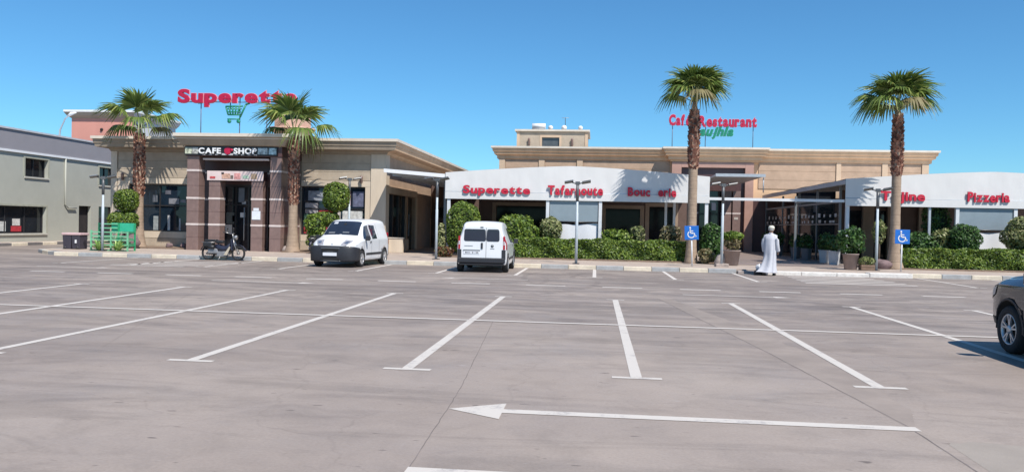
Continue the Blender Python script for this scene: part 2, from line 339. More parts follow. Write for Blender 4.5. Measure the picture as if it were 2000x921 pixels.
DBROWN = mat('dark_brown_cladding', (0.085, 0.042, 0.040), 0.4, 0.14, 5.0)
BAND = mat('pink_white_band', (0.62, 0.53, 0.49), 0.6, 0.08, 4)
DGLASS = glassmat('dark_glass', (0.016, 0.019, 0.024)); BGLASS = glassmat('blue_dark_glass', (0.012, 0.022, 0.036))
FRAME = mat('dark_frame', (0.03, 0.028, 0.03), 0.4, 0.1, 8); METAL = mat('galvanised', (0.42, 0.45, 0.48), 0.45, 0.1, 6, metal=0.2)
DARK = mat('dark_interior', (0.022, 0.018, 0.018), 0.9, 0.3, 1.5)
WHITE = mat('white_paint', (0.74, 0.74, 0.74), 0.5, 0.05, 3); RED = mat('sign_red', (0.43, 0.008, 0.048), 0.45, 0.08, 6); PINK = mat('sign_pink_edge', (0.72, 0.30, 0.36), 0.5, 0.06, 6)
GREEN = mat('sign_green', (0.008, 0.20, 0.115), 0.45, 0.08, 6); GREENL = mat('sign_green_edge', (0.20, 0.55, 0.45), 0.5, 0.06, 6)
def sweep_cornice(parent, XL, XR, Yf, Yb, prof, mats_front, mats_side, name='cornice'):
    """prof: (outward offset, z, slot) around left side, front and right side; each run and each strip its own part"""
    for seg in range(3):
        for a, b in zip(prof[:-1], prof[1:]):
            pass
        mb = MB()
        def pt(o, z, k): return [(XL-o, Yb, z), (XL-o, Yf-o, z), (XR+o, Yf-o, z), (XR+o, Yb, z)][k]
        n = len(prof)
        v = [pt(o, z, seg) for o, z, _ in prof] + [pt(o, z, seg+1) for o, z, _ in prof]
        mb.add(v, [])
        for i in range(n-1):
            mb.f.append((i, i+1, n+i+1, n+i)); mb.m.append(prof[i][2]); mb.sm.append(False)
        mb.build(name, mats_front if seg == 1 else mats_side, parent)

# ---------------------------------------------------------------- green grey building at the left
gb = thing('green_shop_building', 'long grey green building with slate parapet at the left edge', 'building', (-31.4, 40, 0))
GW = mat('sage_render', (0.40, 0.40, 0.345), 0.85, 0.06, 0.7, 0.2, 50); SL = mat('slate_render', (0.265, 0.25, 0.268), 0.85, 0.05, 0.8, 0.2, 50)
X0 = -31.4
def wall_with_openings(parent, x_face, y0, y1, z0, z1, ops, m, thick=0.35, name='wall'):
    """wall on plane X=x_face facing +X; ops = (ya, yb, za, zb), cut out as a grid of blocks in one mesh"""
    Yc = sorted({y0, y1, *[o[0] for o in ops], *[o[1] for o in ops]}); Zc = sorted({z0, z1, *[o[2] for o in ops], *[o[3] for o in ops]})
    mb = MB()
    for a, b in zip(Yc[:-1], Yc[1:]):
        for c, d in zip(Zc[:-1], Zc[1:]):
            if any(o[0] <= a and b <= o[1] and o[2] <= c and d <= o[3] for o in ops): continue
            mb.box(x_face-thick, x_face, a, b, c, d)
    return mb.build(name, m, parent)
GOPS = [(42.3, 44.2, 3.75, 4.77), (36.0, 37.9, 3.75, 4.77), (49.1, 50.9, 3.62, 4.75), (33.5, 44.1, .6, 2.1), (47.1, 48.3, .15, 2.25), (49.1, 50.9, .4, 2.25)]
wall_with_openings(gb, X0, 22, 56, 0, 5.0, GOPS, GW)
m = MB(); m.box(-46, X0+.05, 22, 56.03, 5.12, 6.2); m.build('parapet', SL, gb)
m = MB(); m.box(-46, X0+.10, 21.97, 56.06, 5.0, 5.12); m.build('string_course', WHITE, gb)
m = MB(); m.box(-46, X0+.12, 21.95, 56.08, 6.2, 6.3); m.build('coping', mat('coping_grey', (.5, .5, .52), .7), gb)
m = MB(); m.box(-46, -45.7, 22, 56, 0, 5.0); m.box(-45.7, X0-.36, 55.7, 56, 0, 5); m.box(-45.7, X0-.36, 22, 22.3, 0, 5); m.build('rear_wall', GW, gb)
for (a, b, c, d) in GOPS:
    door = (c < .2)
    w = MB(); w.box(X0-.30, X0-.26, a+.05, b-.05, c+.05, d-.05); wo = w.build('door' if door else 'window', DGLASS if not door else DARK, gb)
    f = MB(); f.box(X0-.3, X0-.2, a, a+.05, c, d); f.box(X0-.3, X0-.2, b-.05, b, c, d); f.box(X0-.3, X0-.2, a+.05, b-.05, d-.05, d); f.box(X0-.3, X0-.2, a+.05, b-.05, c, c+.05)
    if b-a > 1.5:
        nn = max(1, int((b-a)/1.6))
        for i in range(1, nn+1): yy = a+(b-a)*i/(nn+1); f.box(X0-.255, X0-.21, yy-.025, yy+.025, c+.05, d-.05)
    f.build('frame', FRAME, wo)
    if not door:
        s = MB(); s.box(X0-.02, X0+.07, a-.07, b+.07, c-.09, c-.005); s.build('sill', mat('sill_pale', (.5, .48, .42), .7), wo)
    if c > 3 or b-a > 5:
        t = MB(); t.box(X0+.001, X0+.03, b+.003, b+.12, c, d); t.box(X0+.001, X0+.03, a-.12, a-.003, c, d); t.box(X0+.001, X0+.03, a-.12, b+.12, d+.002, d+.1); t.build('surround', mat('sage_trim', (.36, .36, .29), .8), wo)
for (ya, yb, za, zb, c) in ((40.3, 41.2, .72, 1.25, (.5, .5, .48)), (41.6, 42.4, .7, 1.0, (.42, .03, .04)), (41.7, 42.3, 1.03, 1.4, (.55, .53, .5)), (39.1, 39.9, .7, 1.5, (.4, .4, .4))):
    m = MB(); m.box(X0-.256, X0-.246, ya, yb, za, zb); m.build('window_display', mat('disp%.2f' % ya, c, .7, .35, 9), gb)
m = MB(); m.tube([(X0+.06, 45.7, 5.0), (X0+.06, 45.7, 2.3), (X0+.1, 45.95, 2.1), (X0+.1, 46.7, 2.1)], .05, 8); m.build('drainpipe', GW, gb)
# curved street lamp showing above its roof
sl = thing('street_lamp', 'pale curved street lamp head rising above the green building', 'street lamp', (-36.15, 52, 0))
m = MB(); m.tube([(-36.15, 52, 0), (-36.15, 52, 6.8), (-36.1, 52, 7.4), (-35.75, 52, 8.15), (-35.45, 52, 8.4)], [.09, .07, .06, .05, .05], 8); m.build('post', METAL, sl)
m = MB(); m.tube([(-35.6, 52, 8.3), (-35.3, 52, 8.5), (-34.95, 52, 8.58)], [.05, .12, .04], 8); m.build('lamp_head', WHITE, sl)
# ---------------------------------------------------------------- salmon building behind
pb = thing('salmon_building', 'salmon pink block with white flared cornice behind the supermarket', 'building', (-38, 63, 0))
SAL = mat('salmon_render', (0.60, 0.27, 0.21), 0.85, 0.07, 0.8, .15, 40, streak=True); PW = mat('pale_grey_render', (.55, .55, .57), .85, .06, 1.0)
m = MB(); m.box(-40.7, -35.72, 60, 60.3, 0, 9.2); m.build('front_wall', SAL, pb)
m = MB(); m.box(-40.7, -35.7, 60.31, 66.5, 0, 9.2); m.build('side_wall', PW, pb)
sweep_cornice(pb, -40.7, -35.7, 60, 66.6, [(0, 9.2, 0), (.25, 9.4, 0), (.42, 9.66, 1), (.42, 9.82, 1), (-1.5, 9.82, 1)], [TAUPE2, WHITE], [PW, WHITE])
m = MB(); m.lathe([(.11, -.05), (.11, .05)], (-38.2, 59.96, 8.35), 10, 'Y'); m.build('vent', DARK, pb)

# ---------------------------------------------------------------- supermarket with cafe portico
sh = thing('supermarket', 'taupe supermarket with brown portico and dark shop windows at left', 'building', (-17, 42, 0))
YF = 39.0; XL, XR = -24.2, -10.2
def front_wall(parent, x0, x1, yf, z0, z1, ops, m, thick=.35, name='wall'):
    Xc = sorted({x0, x1, *[o[0] for o in ops], *[o[1] for o in ops]}); Zc = sorted({z0, z1, *[o[2] for o in ops], *[o[3] for o in ops]})
    mb = MB()
    for a, b in zip(Xc[:-1], Xc[1:]):
        for c, d in zip(Zc[:-1], Zc[1:]):
            if any(o[0] <= a and b <= o[1] and o[2] <= c and d <= o[3] for o in ops): continue
            mb.box(a, b, yf, yf+thick, c, d)
    return mb.build(name, m, parent)
SOPS = [(-23.3, -20.2, .95, 3.27), (-14.4, -11.2, .95, 3.30), (-18.9, -15.0, .15, 3.4)]
front_wall(sh, XL, XR, YF, 0, 5.5, SOPS, TAUPE)
SIDEOP = (39.6, 43.6, .75, 3.05)
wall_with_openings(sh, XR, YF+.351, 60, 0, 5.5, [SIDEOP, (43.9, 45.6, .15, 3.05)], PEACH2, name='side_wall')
m = MB(); m.box(XL, XL+.35, YF+.351, 60, 0, 5.5); m.box(XL+.35, XR-.35, 59.6, 60, 0, 5.5); m.build('rear_wall', TAUPE, sh)
m = MB(); m.box(XL+.35, XR-.35, YF+.36, 59.6, 5.0, 5.25); m.build('roof', mat('roof_grey', (.4, .38, .36), .9), sh)
m = MB(); m.box(XL+.4, XR-.4, 44.5, 44.7, .15, 5.0); m.build('inner_wall', DARK, sh)
m = MB(); m.box(XL+.35, XR-.35, YF+.36, 59.6, 0.1, 0.16); m.build('shop_floor', DARK, sh)
# cladding boards, trims, pilasters
for x0, x1 in ((-23.92, -19.0), (-14.4, -10.92)):
    for z0, z1 in ((3.62, 4.03), (4.045, 4.45), (4.465, 4.88)):
        m = MB(); m.box(x0, x1, YF-.035, YF-.002, z0, z1); m.build('cladding_board', TAUPE2, sh)
    m = MB(); m.box(x0, x1, YF-.05, YF-.002, 3.32, 3.60); m.build('lintel', BEIGE, sh)
    m = MB(); m.box(x0, x1, YF-.04, YF-.002, .62, .93); m.build('window_apron', BEIGE, sh)
    m = MB(); m.box(x0, x1, YF-.06, YF-.002, .1, .60); m.build('plinth', TAUPE2, sh)
for x0, x1 in ((XL-.06, -23.94), (-10.90, XR+.06)):
    m = MB(); m.box(x0, x1, YF-.09, YF-.003, .1, 4.9); m.build('pilaster', BEIGE, sh)
m = MB(); m.box(-23.92, -23.32, YF-.045, YF-.002, .935, 3.315); m.build('window_jamb', BEIGE, sh)
m = MB(); m.box(-11.18, -10.92, YF-.045, YF-.002, .935, 3.315); m.build('window_jamb', BEIGE, sh)
# side trims
m = MB(); m.box(XR+.002, XR+.06, 39.0, 39.55, .1, 4.9); m.build('side_pilaster', BEIGE, sh)
m = MB(); m.box(XR+.002, XR+.05, 39.56, 46.0, 3.06, 3.4); m.build('side_lintel', BEIGE, sh)
m = MB(); m.box(XR+.002, XR+.05, 45.65, 46.1, .15, 3.05); m.build('side_jamb', BEIGE, sh)
m = MB(); m.box(XR+.002, XR+.08, 39.56, 43.88, .15, .74); m.build('side_plinth', BEIGE, sh)
prof = [(0.0, 4.86, 0), (.10, 4.92, 0), (.16, 5.02, 0), (.60, 5.08, 0), (.63, 5.24, 0), (.66, 5.26, 0), (.69, 5.46, 1), (.76, 5.47, 1), (.76, 5.60, 1), (-.8, 5.60, 1)]
sweep_cornice(sh, XL, XR, YF, 60.2, prof, [TAUPE, CAP], [PEACH, CAP])
# windows
for (a, b, c, d) in SOPS[:2]:
    w = MB(); w.box(a, b, YF+.14, YF+.17, c, d); wo = w.build('window', BGLASS, sh)
    f = MB(); n = 2
    for i in range(n+1): xx = a+.03+(b-a-.06)*i/n; f.box(xx-.03, xx+.03, YF+.08, YF+.138, c, d)
    f.box(a+.061, b-.061, YF+.08, YF+.138, d-.06, d); f.box(a+.061, b-.061, YF+.08, YF+.138, c, c+.05); f.box(a+.061, b-.061, YF+.09, YF+.137, 2.2, 2.26); f.build('frame', FRAME, wo)
def poster(parent, x0, x1, z0, z1, y, col, nm='window_poster', var=.4, sc=6):
    m = MB(); m.box(x0, x1, y-.012, y, z0, z1); return m.build(nm, mat('poster_%d' % len(MATS), col, .5, var, sc), parent)
for a in ((-14.1, -13.3, 2.62, 3.1, (.30, .32, .36)), (-13.2, -12.3, 2.75, 3.15, (.16, .18, .22)), (-14.25, -13.6, 2.0, 2.5, (.45, .42, .42)), (-13.55, -12.6, 1.55, 2.15, (.42, .03, .05)), (-12.75, -12.45, 1.7, 2.3, (.5, .46, .42)), (-14.3, -13.62, 1.35, 1.95, (.16, .3, .2)), (-14.3, -13.1, 1.0, 1.33, (.40, .04, .06)), (-12.3, -11.95, 2.4, 3.1, (.24, .06, .08)), (-11.85, -11.3, 2.35, 3.1, (.12, .13, .2)), (-12.35, -11.35, 1.05, 2.15, (.55, .55, .53))): poster(sh, *a[:4], YF+.138, a[4])
for a in ((-22.1, -21.85, 1.0, 1.7, (.30, .33, .33)), (-21.35, -21.22, 1.0, 1.75, (.5, .5, .5)), (-20.75, -20.67, .98, 1.6, (.4, .42, .46)), (-22.15, -21.9, 2.4, 2.75, (.14, .15, .17)), (-21.3, -20.75, 2.32, 2.6, (.22, .22, .24)), (-21.5, -21.2, 2.8, 3.0, (.10, .10, .12)), (-20.7, -20.4, 2.4, 2.55, (.2, .2, .22))): poster(sh, *a[:4], YF+.138, a[4])
w = MB(); w.box(XR-.22, XR-.18, SIDEOP[0], SIDEOP[1], SIDEOP[2], SIDEOP[3]); wo = w.build('window', DGLASS, sh)
for yy in (39.63, 41.0, 42.3, 43.57): f = MB(); f.box(XR-.178, XR-.1, yy-.03, yy+.03, .75, 3.05); f.build('mullion', FRAME, wo)
w = MB(); w.box(XR-.2, XR-.16, 43.95, 45.55, .15, 3.0); wo = w.build('side_door', DGLASS, sh); f = MB(); f.tube([(XR-.1, 44.6, .9), (XR-.1, 44.6, 2.1)], .025); f.build('handle', METAL, wo)
for (x, y, z) in ((-23.6, 38.93, 3.62), (-11.35, 38.92, 3.65), (-20.0, 38.93, 3.65)):
    m = MB(); m.lathe([(.03, -.16), (.07, -.14), (.07, .08), (.09, .12), (.05, .2), (.01, .22)], (x, y-.1, z), 10); m.box(x-.02, x+.02, y-.1, y+.03, z-.05, z+.02); m.build('wall_sconce', BROWN, sh)
# portico
def pillar(x0, x1, y0, y1, z1, m_, bands):
    b = MB(); b.box(x0, x1, y0, y1, .1, z1); po = b.build('pillar', m_, sh, .012)
    for z in bands:
        q = MB(); q.box(x0-.012, x1+.012, y0-.012, y1+.012, z-.045, z+.045); q.build('band', BAND, po)
    for zz in np.arange(.75, z1-.2, .6):
        q = MB(); q.box(x0-.003, x1+.003, y0-.003, y1+.003, zz-.006, zz+.006); q.build('joint', DBROWN, po)
B3 = (1.35, 2.57, 3.86)
pillar(-19.0, -18.42, 36.5, 37.1, 4.52, BROWN, B3); pillar(-14.98, -14.45, 36.5, 38.94, 4.52, BROWN, B3)
pillar(-18.05, -17.5, 36.75, 37.3, 3.42, BROWN, B3[:2]); pillar(-15.98, -15.43, 36.75, 37.3, 3.42, BROWN, B3[:2])
front_wall(sh, -18.98, -14.99, 38.2, .1, 4.5, [(-18.1, -16.1, .15, 3.3), (-15.75, -15.2, .15, 3.2)], DBROWN, .3, 'portico_wall')
for a_ in ((-18.15, 1.3), (-18.15, 2.52), (-14.99, 3.81)): q = MB(); q.box(-18.98, a_[0], 38.17, 38.198, a_[1], a_[1]+.09); q.build('band', BAND, sh)
q = MB(); q.box(-18.05, -15.43, 36.78, 37.28, 3.42, 3.86); q.build('inner_beam', DBROWN, sh)
q = MB(); q.box(-19.06, -14.42, 36.46, 38.98, 4.52, 5.0); q.build('portico_fascia', DBROWN, sh, .01)
q = MB(); q.box(-18.3, -15.1, 36.62, 36.95, 4.36, 4.44); q.build('light_rail', BAND, sh)
sweep_cornice(sh, -19.1, -14.35, 36.45, 39.3, [(0, 4.98, 0), (.12, 5.02, 0), (.34, 5.40, 1), (.40, 5.40, 1), (.40, 5.55, 1), (-.3, 5.55, 1)], [TAUPE, CAP], [TAUPE, CAP], 'portico_cornice')
q = MB(); q.box(-19.4, -14.05, 36.15, 40.5, 5.30, 5.545); q.build('portico_roof', CAP, sh)
cs = MB(); cs.box(-19.08, -14.62, 36.39, 36.455, 4.56, 4.96); cso = cs.build('shop_sign', mat('sign_black', (.018, .016, .018), .35), sh)
tag(cso, 'black fascia sign reading CAFE SHOP in white letters')
lettering('CAFE', -18.38, -17.30, 4.64, 4.89, 36.375, cso, WHITE, None, .035, ext=.02, name='sign_letter')
lettering('SHOP', -16.68, -15.58, 4.64, 4.89, 36.375, cso, WHITE, None, .035, ext=.02, name='sign_letter')
q = MB(); q.lathe([(.02, -.03), (.17, -.025), (.17, 0)], (-16.98, 36.38, 4.77), 16, 'Y', 0, False); q.lathe([(.07, -.05), (.07, -.02)], (-16.79, 36.39, 4.80), 10, 'Y'); q.build('cup_emblem', RED, cso)
q = MB(); q.box(-17.27, -16.7, 36.38, 36.388, 4.62, 4.645); q.build('saucer', WHITE, cso)
for (a, b, c) in ((-19.05, -18.72, (.42, .44, .33)), (-18.70, -18.42, (.36, .36, .33)), (-15.54, -15.08, (.34, .42, .44)), (-15.02, -14.66, (.32, .46, .5))): poster(cso, a, b, 4.62, 4.91, 36.388, c, 'sign_picture', .75, 9)
for i in range(9): xx = -18.2+i*.31; q = MB(); q.box(xx, xx+.13+.1*(i in (3, 4)), 36.38, 36.388, 4.575, 4.598); q.build('small_print', WHITE, cso)
q = MB(); q.box(-18.12, -15.40, 36.70, 36.745, 3.42, 3.86); bo = q.build('menu_banner', mat('banner_white', (.66, .53, .50), .5, .08, 3), sh)
for (a, b, c, d, col) in ((-17.98, -17.72, 3.5, 3.6, (.5, .08, .08)), (-17.4, -17.0, 3.5, 3.74, (.5, .3, .22)), (-17.42, -17.3, 3.7, 3.8, (.08, .07, .07)), (-16.98, -16.85, 3.5, 3.66, (.15, .12, .1)), (-16.8, -16.5, 3.48, 3.76, (.6, .28, .26)), (-16.38, -16.1, 3.52, 3.66, (.35, .48, .36)), (-15.98, -15.7, 3.5, 3.75, (.4, .28, .18))): poster(bo, a, b, c, d, 36.699, col, 'banner_picture', .5, 14)
dr = MB(); dr.box(-18.1, -16.1, 38.32, 38.36, .15, 3.3); do = dr.build('door', DGLASS, sh)
f = MB()
for xx in (-18.07, -17.4, -16.75, -16.13): f.box(xx-.035, xx+.035, 38.25, 38.318, .15, 3.3)
f.box(-18.03, -16.17, 38.26, 38.317, 3.2, 3.3); f.box(-18.03, -16.17, 38.26, 38.317, 2.3, 2.36); f.build('frame', FRAME, do)
f = MB(); f.tube([(-16.95, 38.2, .6), (-16.95, 38.2, 2.2)], .025); f.build('handle', METAL, do)
for a in ((-17.95, -17.6, .95, 1.35, (.55, .52, .48)), (-17.9, -17.5, 1.4, 1.95, (.10, .11, .10)), (-17.6, -17.5, 1.5, 1.8, (.5, .5, .5)), (-17.2, -16.95, 1.72, 1.95, (.62, .62, .62)), (-17.12, -16.92, 2.36, 2.5, (.5, .5, .52)), (-17.3, -17.0, 2.45, 3.15, (.16, .19, .23))): poster(do, *a[:4], 38.315, a[4], 'door_notice', .15, 5)
poster(sh, -15.93, -15.52, 1.62, 2.02, 36.745, (.68, .70, .74), 'notice', .08, 5); poster(sh, -15.86, -15.6, 2.03, 2.16, 36.745, (.68, .70, .74), 'notice', .08, 5)
q = MB(); q.box(-15.75, -15.2, 38.33, 38.36, .15, 3.2); q.build('window', BGLASS, sh)
# little roof drum
q = MB(); q.lathe([(.6, 5.25), (.95, 6.1), (1.25, 6.32), (1.2, 6.38), (.98, 6.4), (.98, 7.15), (1.05, 7.17), (1.05, 7.25), (0.02, 7.3)], (-15.75, 41.2, 0), 8, 'Z', 0, False); q.build('roof_turret', mat('turret_pink', (.52, .33, .25), .85), sh)
# ---------------------------------------------------------------- roof signs
ss = thing('roof_sign', 'red rooftop lettering reading Superette with a green shopping cart', 'sign', (-18.5, 40.5, 5.25))
lettering('Superette', -21.62, -15.3, 7.62, 8.25, 40.5, ss, RED, PINK, .04, .03, .05, gap=.07)
q = MB()
for x in (-20.44, -18.35, -16.9): q.tube([(x, 40.62, 5.2), (x, 40.62, 7.9)], .03, 6)
q.tube([(-21.4, 40.6, 7.64), (-15.5, 40.6, 7.64)], .025, 6); q.tube([(-18.85, 40.6, 7.3), (-18.85, 40.6, 7.7)], .03, 6); q.build('support_post', mat('sign_steel', (.12, .16, .24), .5), ss)
c = MB()
bx = lambda x0, z0, x1, z1, r=.035: c.tube([(x0, 40.5, z0), (x1, 40.5, z1)], r, 6)
bx(-19.05, 7.4, -18.15, 7.42, .045); bx(-19.05, 7.4, -18.92, 6.98, .045); bx(-18.92, 6.98, -18.28, 6.98, .045); bx(-18.28, 6.85, -17.98, 7.5, .045); bx(-17.98, 7.5, -17.78, 7.58, .05); bx(-18.28, 6.95, -18.3, 6.75); bx(-18.95, 6.75, -18.3, 6.76)
for t in (.2, .4, .6, .8): bx(-19.05+.9*t, 7.4, -18.92+.64*t, 6.98, .045)
bx(-19.0, 7.27, -18.2, 7.28, .03); bx(-18.96, 7.12, -18.24, 7.13, .03)
for x in (-18.85, -18.36): c.lathe([(.02, -.04), (.1, -.03), (.1, .03), (.02, .04)], (x, 40.5, 6.64), 10, 'Y'); bx(x, 6.64, x, 6.8)
c.build('shopping_cart', GREEN, ss)

# ---------------------------------------------------------------- restaurant building
rb = thing('restaurant_building', 'large peach restaurant building with deep cornice and brown entrance portal', 'building', (7, 58, 0))
RY = 56.0; RL, RR = -6.65, 21.5
front_wall(rb, RL, RR, RY, 0, 6.9, [(6.2, 9.6, .15, 4.2), (13.2, 17.6, .2, 4.5)], PEACH, .4)
m = MB(); m.box(RL, RL+.4, RY+.41, 72, 0, 6.9); m.box(RR-.4, RR, RY+.41, 72, 0, 6.9); m.box(RL+.4, RR-.4, 71.6, 72, 0, 6.9); m.build('rear_wall', PEACH, rb)
m = MB(); m.box(RL+.4, RR-.4, RY+.41, 71.6, 6.5, 6.7); m.build('roof', mat('roof_grey', (.4, .38, .36)), rb)
prof = [(0, 6.14, 0), (.16, 6.18, 0), (.18, 6.40, 0), (.34, 6.46, 0), (.37, 6.62, 0), (.44, 6.65, 0), (.48, 6.86, 1), (.56, 6.87, 1), (.56, 7.0, 1), (-.8, 7.0, 1)]
sweep_cornice(rb, RL, RR, RY, 72.2, prof, [PEACH, CAP], [PEACH, CAP])
sweep_cornice(rb, 4.9, 10.7, RY-.35, RY+.3, [(o, z+.04, s) for o, z, s in prof], [PEACH, CAP], [PEACH, CAP], 'portal_cornice')
m = MB(); m.box(4.9, 10.7, RY-.35, RY-.003, 6.1, 6.98); m.build('portal_header', PEACH, rb)
m = MB(); m.box(4.4, 11.2, RY-.88, RY+.9, 6.99, 7.035); m.build('portal_roof', CAP, rb)
for a, b in ((RL-.02, RL+.38), (-3.95, -3.55), (-1.35, -.95), (15.7, 16.0), (18.6, 18.95), (21.1, RR+.02)):
    m = MB(); m.box(a, b, RY-.12, RY-.003, .1, 6.17); m.build('pilaster', PEACHL, rb)
for a, b in ((-6.25, -3.97), (-3.53, -1.37), (-.93, 4.88), (10.72, 15.68), (16.02, 18.58), (18.97, 21.08)):
    for z0, z1 in ((5.58, 6.15), (4.98, 5.565), (4.4, 4.965)):
        m = MB(); m.box(a, b, RY-.05, RY-.003, z0, z1); m.build('cladding_board', PEACH2, rb)
for a, b in ((-6.1, -4.1), (-.6, 2.9)): m = MB(); m.box(a, b, RY-.1, RY-.052, 5.25, 5.5); m.build('lintel', PEACHL, rb)
# portal
PINKB = mat('portal_frame', (.40, .235, .185), .6, .1, 2)
m = MB(); m.box(5.0, 5.63, RY-.36, RY-.004, .2, 6.08); m.box(9.8, 10.35, RY-.36, RY-.004, .2, 6.08); m.box(5.632, 9.798, RY-.36, RY-.004, 5.72, 6.08); m.build('portal_frame', PINKB, rb, .01)
m = MB(); m.box(5.64, 9.79, RY-.1, RY-.004, 4.2, 5.71); m.box(5.64, 6.19, RY-.1, RY-.004, .2, 4.19); m.box(9.61, 9.79, RY-.1, RY-.004, .2, 4.19); m.build('portal_panel', DBROWN, rb)
for a, b in ((6.25, 6.75), (8.3, 8.9), (9.0, 9.5)):
    m = MB(); m.box(a, b, RY-.6, RY-.12, .2, 4.18); po = m.build('pillar', BROWN if a > 8 else DBROWN, rb)
    for z in (1.4, 2.7): q = MB(); q.box(a-.01, b+.01, RY-.61, RY-.11, z-.05, z+.05); q.build('band', BAND, po)
m = MB(); m.box(6.2, 9.6, RY+.2, RY+.25, .2, 4.2); dd = m.build('door', DGLASS, rb)
m = MB()
for x in (6.9, 7.55, 8.2): m.box(x-.04, x+.04, RY+.1, RY+.198, .2, 4.2)
m.build('frame', FRAME, dd)
poster(rb, 7.7, 8.0, 2.9, 3.4, RY-.01, (.6, .6, .62), 'notice', .1); poster(rb, 9.1, 9.35, 2.3, 2.45, RY-.602, (.5, .45, .4), 'notice', .2)
m = MB(); m.box(13.2, 17.6, RY+.2, RY+.25, .2, 4.5); m.build('window', DGLASS, rb)
m = MB(); m.box(6.75, 9.45, 47.5, RY-.65, 4.66, 4.76); co = m.build('entrance_canopy', METAL, rb)
m = MB(); m.box(6.72, 9.48, 47.44, 47.498, 4.62, 4.79); m.build('canopy_edge', METAL, co)
m = MB(); m.tube([(9.40, 47.6, 4.6), (9.40, 47.6, 3.75)], .03, 8); m.build('drop_rod', METAL, co)
m = MB(); m.box(10.36, 13.1, RY-.2, RY-.13, .2, 3.7); m.build('dado_cladding', DBROWN, rb)
# penthouse
PY = 57.2
front_wall(rb, -5.6, -.68, PY, 6.7, 8.2, [(-3.85, -2.65, 7.1, 7.78)], TAUPE2, .3, 'penthouse_wall')
m = MB(); m.box(-5.6, -5.3, PY+.31, 62, 6.7, 8.2); m.box(-.98, -.68, PY+.31, 62, 6.7, 8.2); m.box(-5.3, -.98, 61.7, 62, 6.7, 8.2); m.build('penthouse_side', TAUPE2, rb)
m = MB(); m.box(-5.75, -.53, PY-.15, 62.1, 8.2, 8.33); m.build('penthouse_coping', CAP, rb)
for a in (-5.62, -.86): m = MB(); m.box(a, a+.2, PY-.04, PY-.003, 6.9, 8.19); m.build('penthouse_pilaster', PEACHL, rb)
m = MB(); m.box(-3.84, -2.66, PY+.1, PY+.13, 7.1, 7.78); wo = m.build('window', glassmat('grey_glass', (.09, .095, .10), .12), rb)
m = MB(); m.box(-4.0, -3.86, PY-.03, PY-.002, 6.95, 7.95); m.box(-2.64, -2.5, PY-.03, PY-.002, 6.95, 7.95); m.box(-3.86, -2.64, PY-.03, PY-.002, 7.79, 7.95); m.build('frame', PEACHL, wo)
for x in (-4.75, -1.75): m = MB(); m.lathe([(.02, -.3), (.09, -.2), (.07, .15), (.1, .2), (.01, .3)], (x, PY-.1, 7.45), 8); m.build('wall_sconce', BROWN, rb)
# roof equipment
wh = thing('solar_water_heater', 'white cylindrical solar water heater tank on the restaurant roof', 'water heater', (-4.1, 58.5, 8.33))
m = MB(); m.tube([(-4.65, 58.5, 8.72), (-3.7, 58.5, 8.72)], .2, 12); m.build('tank', WHITE, wh)
m = MB(); m.add([(-4.6, 58.2, 8.62), (-3.75, 58.2, 8.62), (-3.75, 57.4, 8.38), (-4.6, 57.4, 8.38), (-4.6, 58.22, 8.57), (-3.75, 58.22, 8.57), (-3.75, 57.42, 8.34), (-4.6, 57.42, 8.34)], [(0,1,2,3), (7,6,5,4), (0,3,7,4), (1,0,4,5), (2,1,5,6), (3,2,6,7)]); m.build('collector', DGLASS, wh)
m = MB(); m.box(-4.5, -4.42, 58.45, 58.55, 8.33, 8.55); m.box(-3.93, -3.85, 58.45, 58.55, 8.33, 8.55); m.build('stand', METAL, wh)
for (x, lab, r) in ((-3.3, 'small white satellite dish next to the roof water heater', .17), (-2.35, 'white satellite dish under the roof aerial', .19), (-1.2, 'white satellite dish at the right end of the penthouse roof', .16)):
    d = thing('satellite_dish', lab, 'satellite dish', (x, 57.9, 8.33), 0, 'dishes on the restaurant roof')
    m = MB(); m.lathe([(r, -.1), (r*.7, -.03), (r*.3, .02), (.01, .03)], (0, 0, 0), 16, 'Y'); m.v = [(a+x, b+57.9, cc*1.0+8.33+.2) for a, b, cc in m.v]; m.build('reflector', WHITE, d)
    m = MB(); m.tube([(x, 57.95, 8.33), (x, 57.95, 8.6)], .025, 6); m.tube([(x, 57.95, 8.45), (x, 57.55, 8.6)], .015, 6); m.build('mount', METAL, d)
ae = thing('roof_aerial', 'thin television aerial mast on the restaurant roof', 'aerial', (-2.3, 58.4, 8.33))
m = MB(); m.tube([(-2.3, 58.4, 8.33), (-2.3, 58.4, 9.35)], .02, 6); m.build('mast', FRAME, ae)
m = MB(); m.tube([(-2.55, 58.4, 9.3), (-2.05, 58.4, 9.32)], .015, 6)
for i in range(5): m.tube([(-2.5+.1*i, 58.2, 9.31), (-2.5+.1*i, 58.6, 9.31)], .01, 5)
m.build('elements', METAL, ae)
rs = thing('roof_sign', 'red rooftop lettering reading Cafe Restaurant above green italic lettering', 'sign', (8, 57.5, 6.7))
lettering('Caf', 4.9, 5.95, 8.78, 9.45, 57.5, rs, RED, PINK, .040, .028, .05, gap=.07); lettering('Restaurant', 6.92, 10.8, 8.70, 9.38, 57.5, rs, RED, PINK, .040, .028, .05, gap=.07)
lettering('é', 6.05, 6.36, 8.76, 9.43, 57.5, rs, RED, PINK, .040, .028, .05)
lettering('aujhla', 6.92, 9.22, 8.06, 8.66, 57.5, rs, GREEN, GREENL, .042, .022, .05, shear=.3, gap=.06)
q = MB()
for x in (5.15, 7.4, 10.6): q.tube([(x, 57.62, 6.6), (x, 57.62, 9.0)], .028, 6)
q.tube([(4.95, 57.6, 8.8), (10.75, 57.6, 8.74)], .022, 6); q.tube([(7.4, 57.6, 8.2), (9.1, 57.6, 8.2)], .02, 6); q.build('support_post', mat('sign_steel', (.12, .16, .24)), rs)
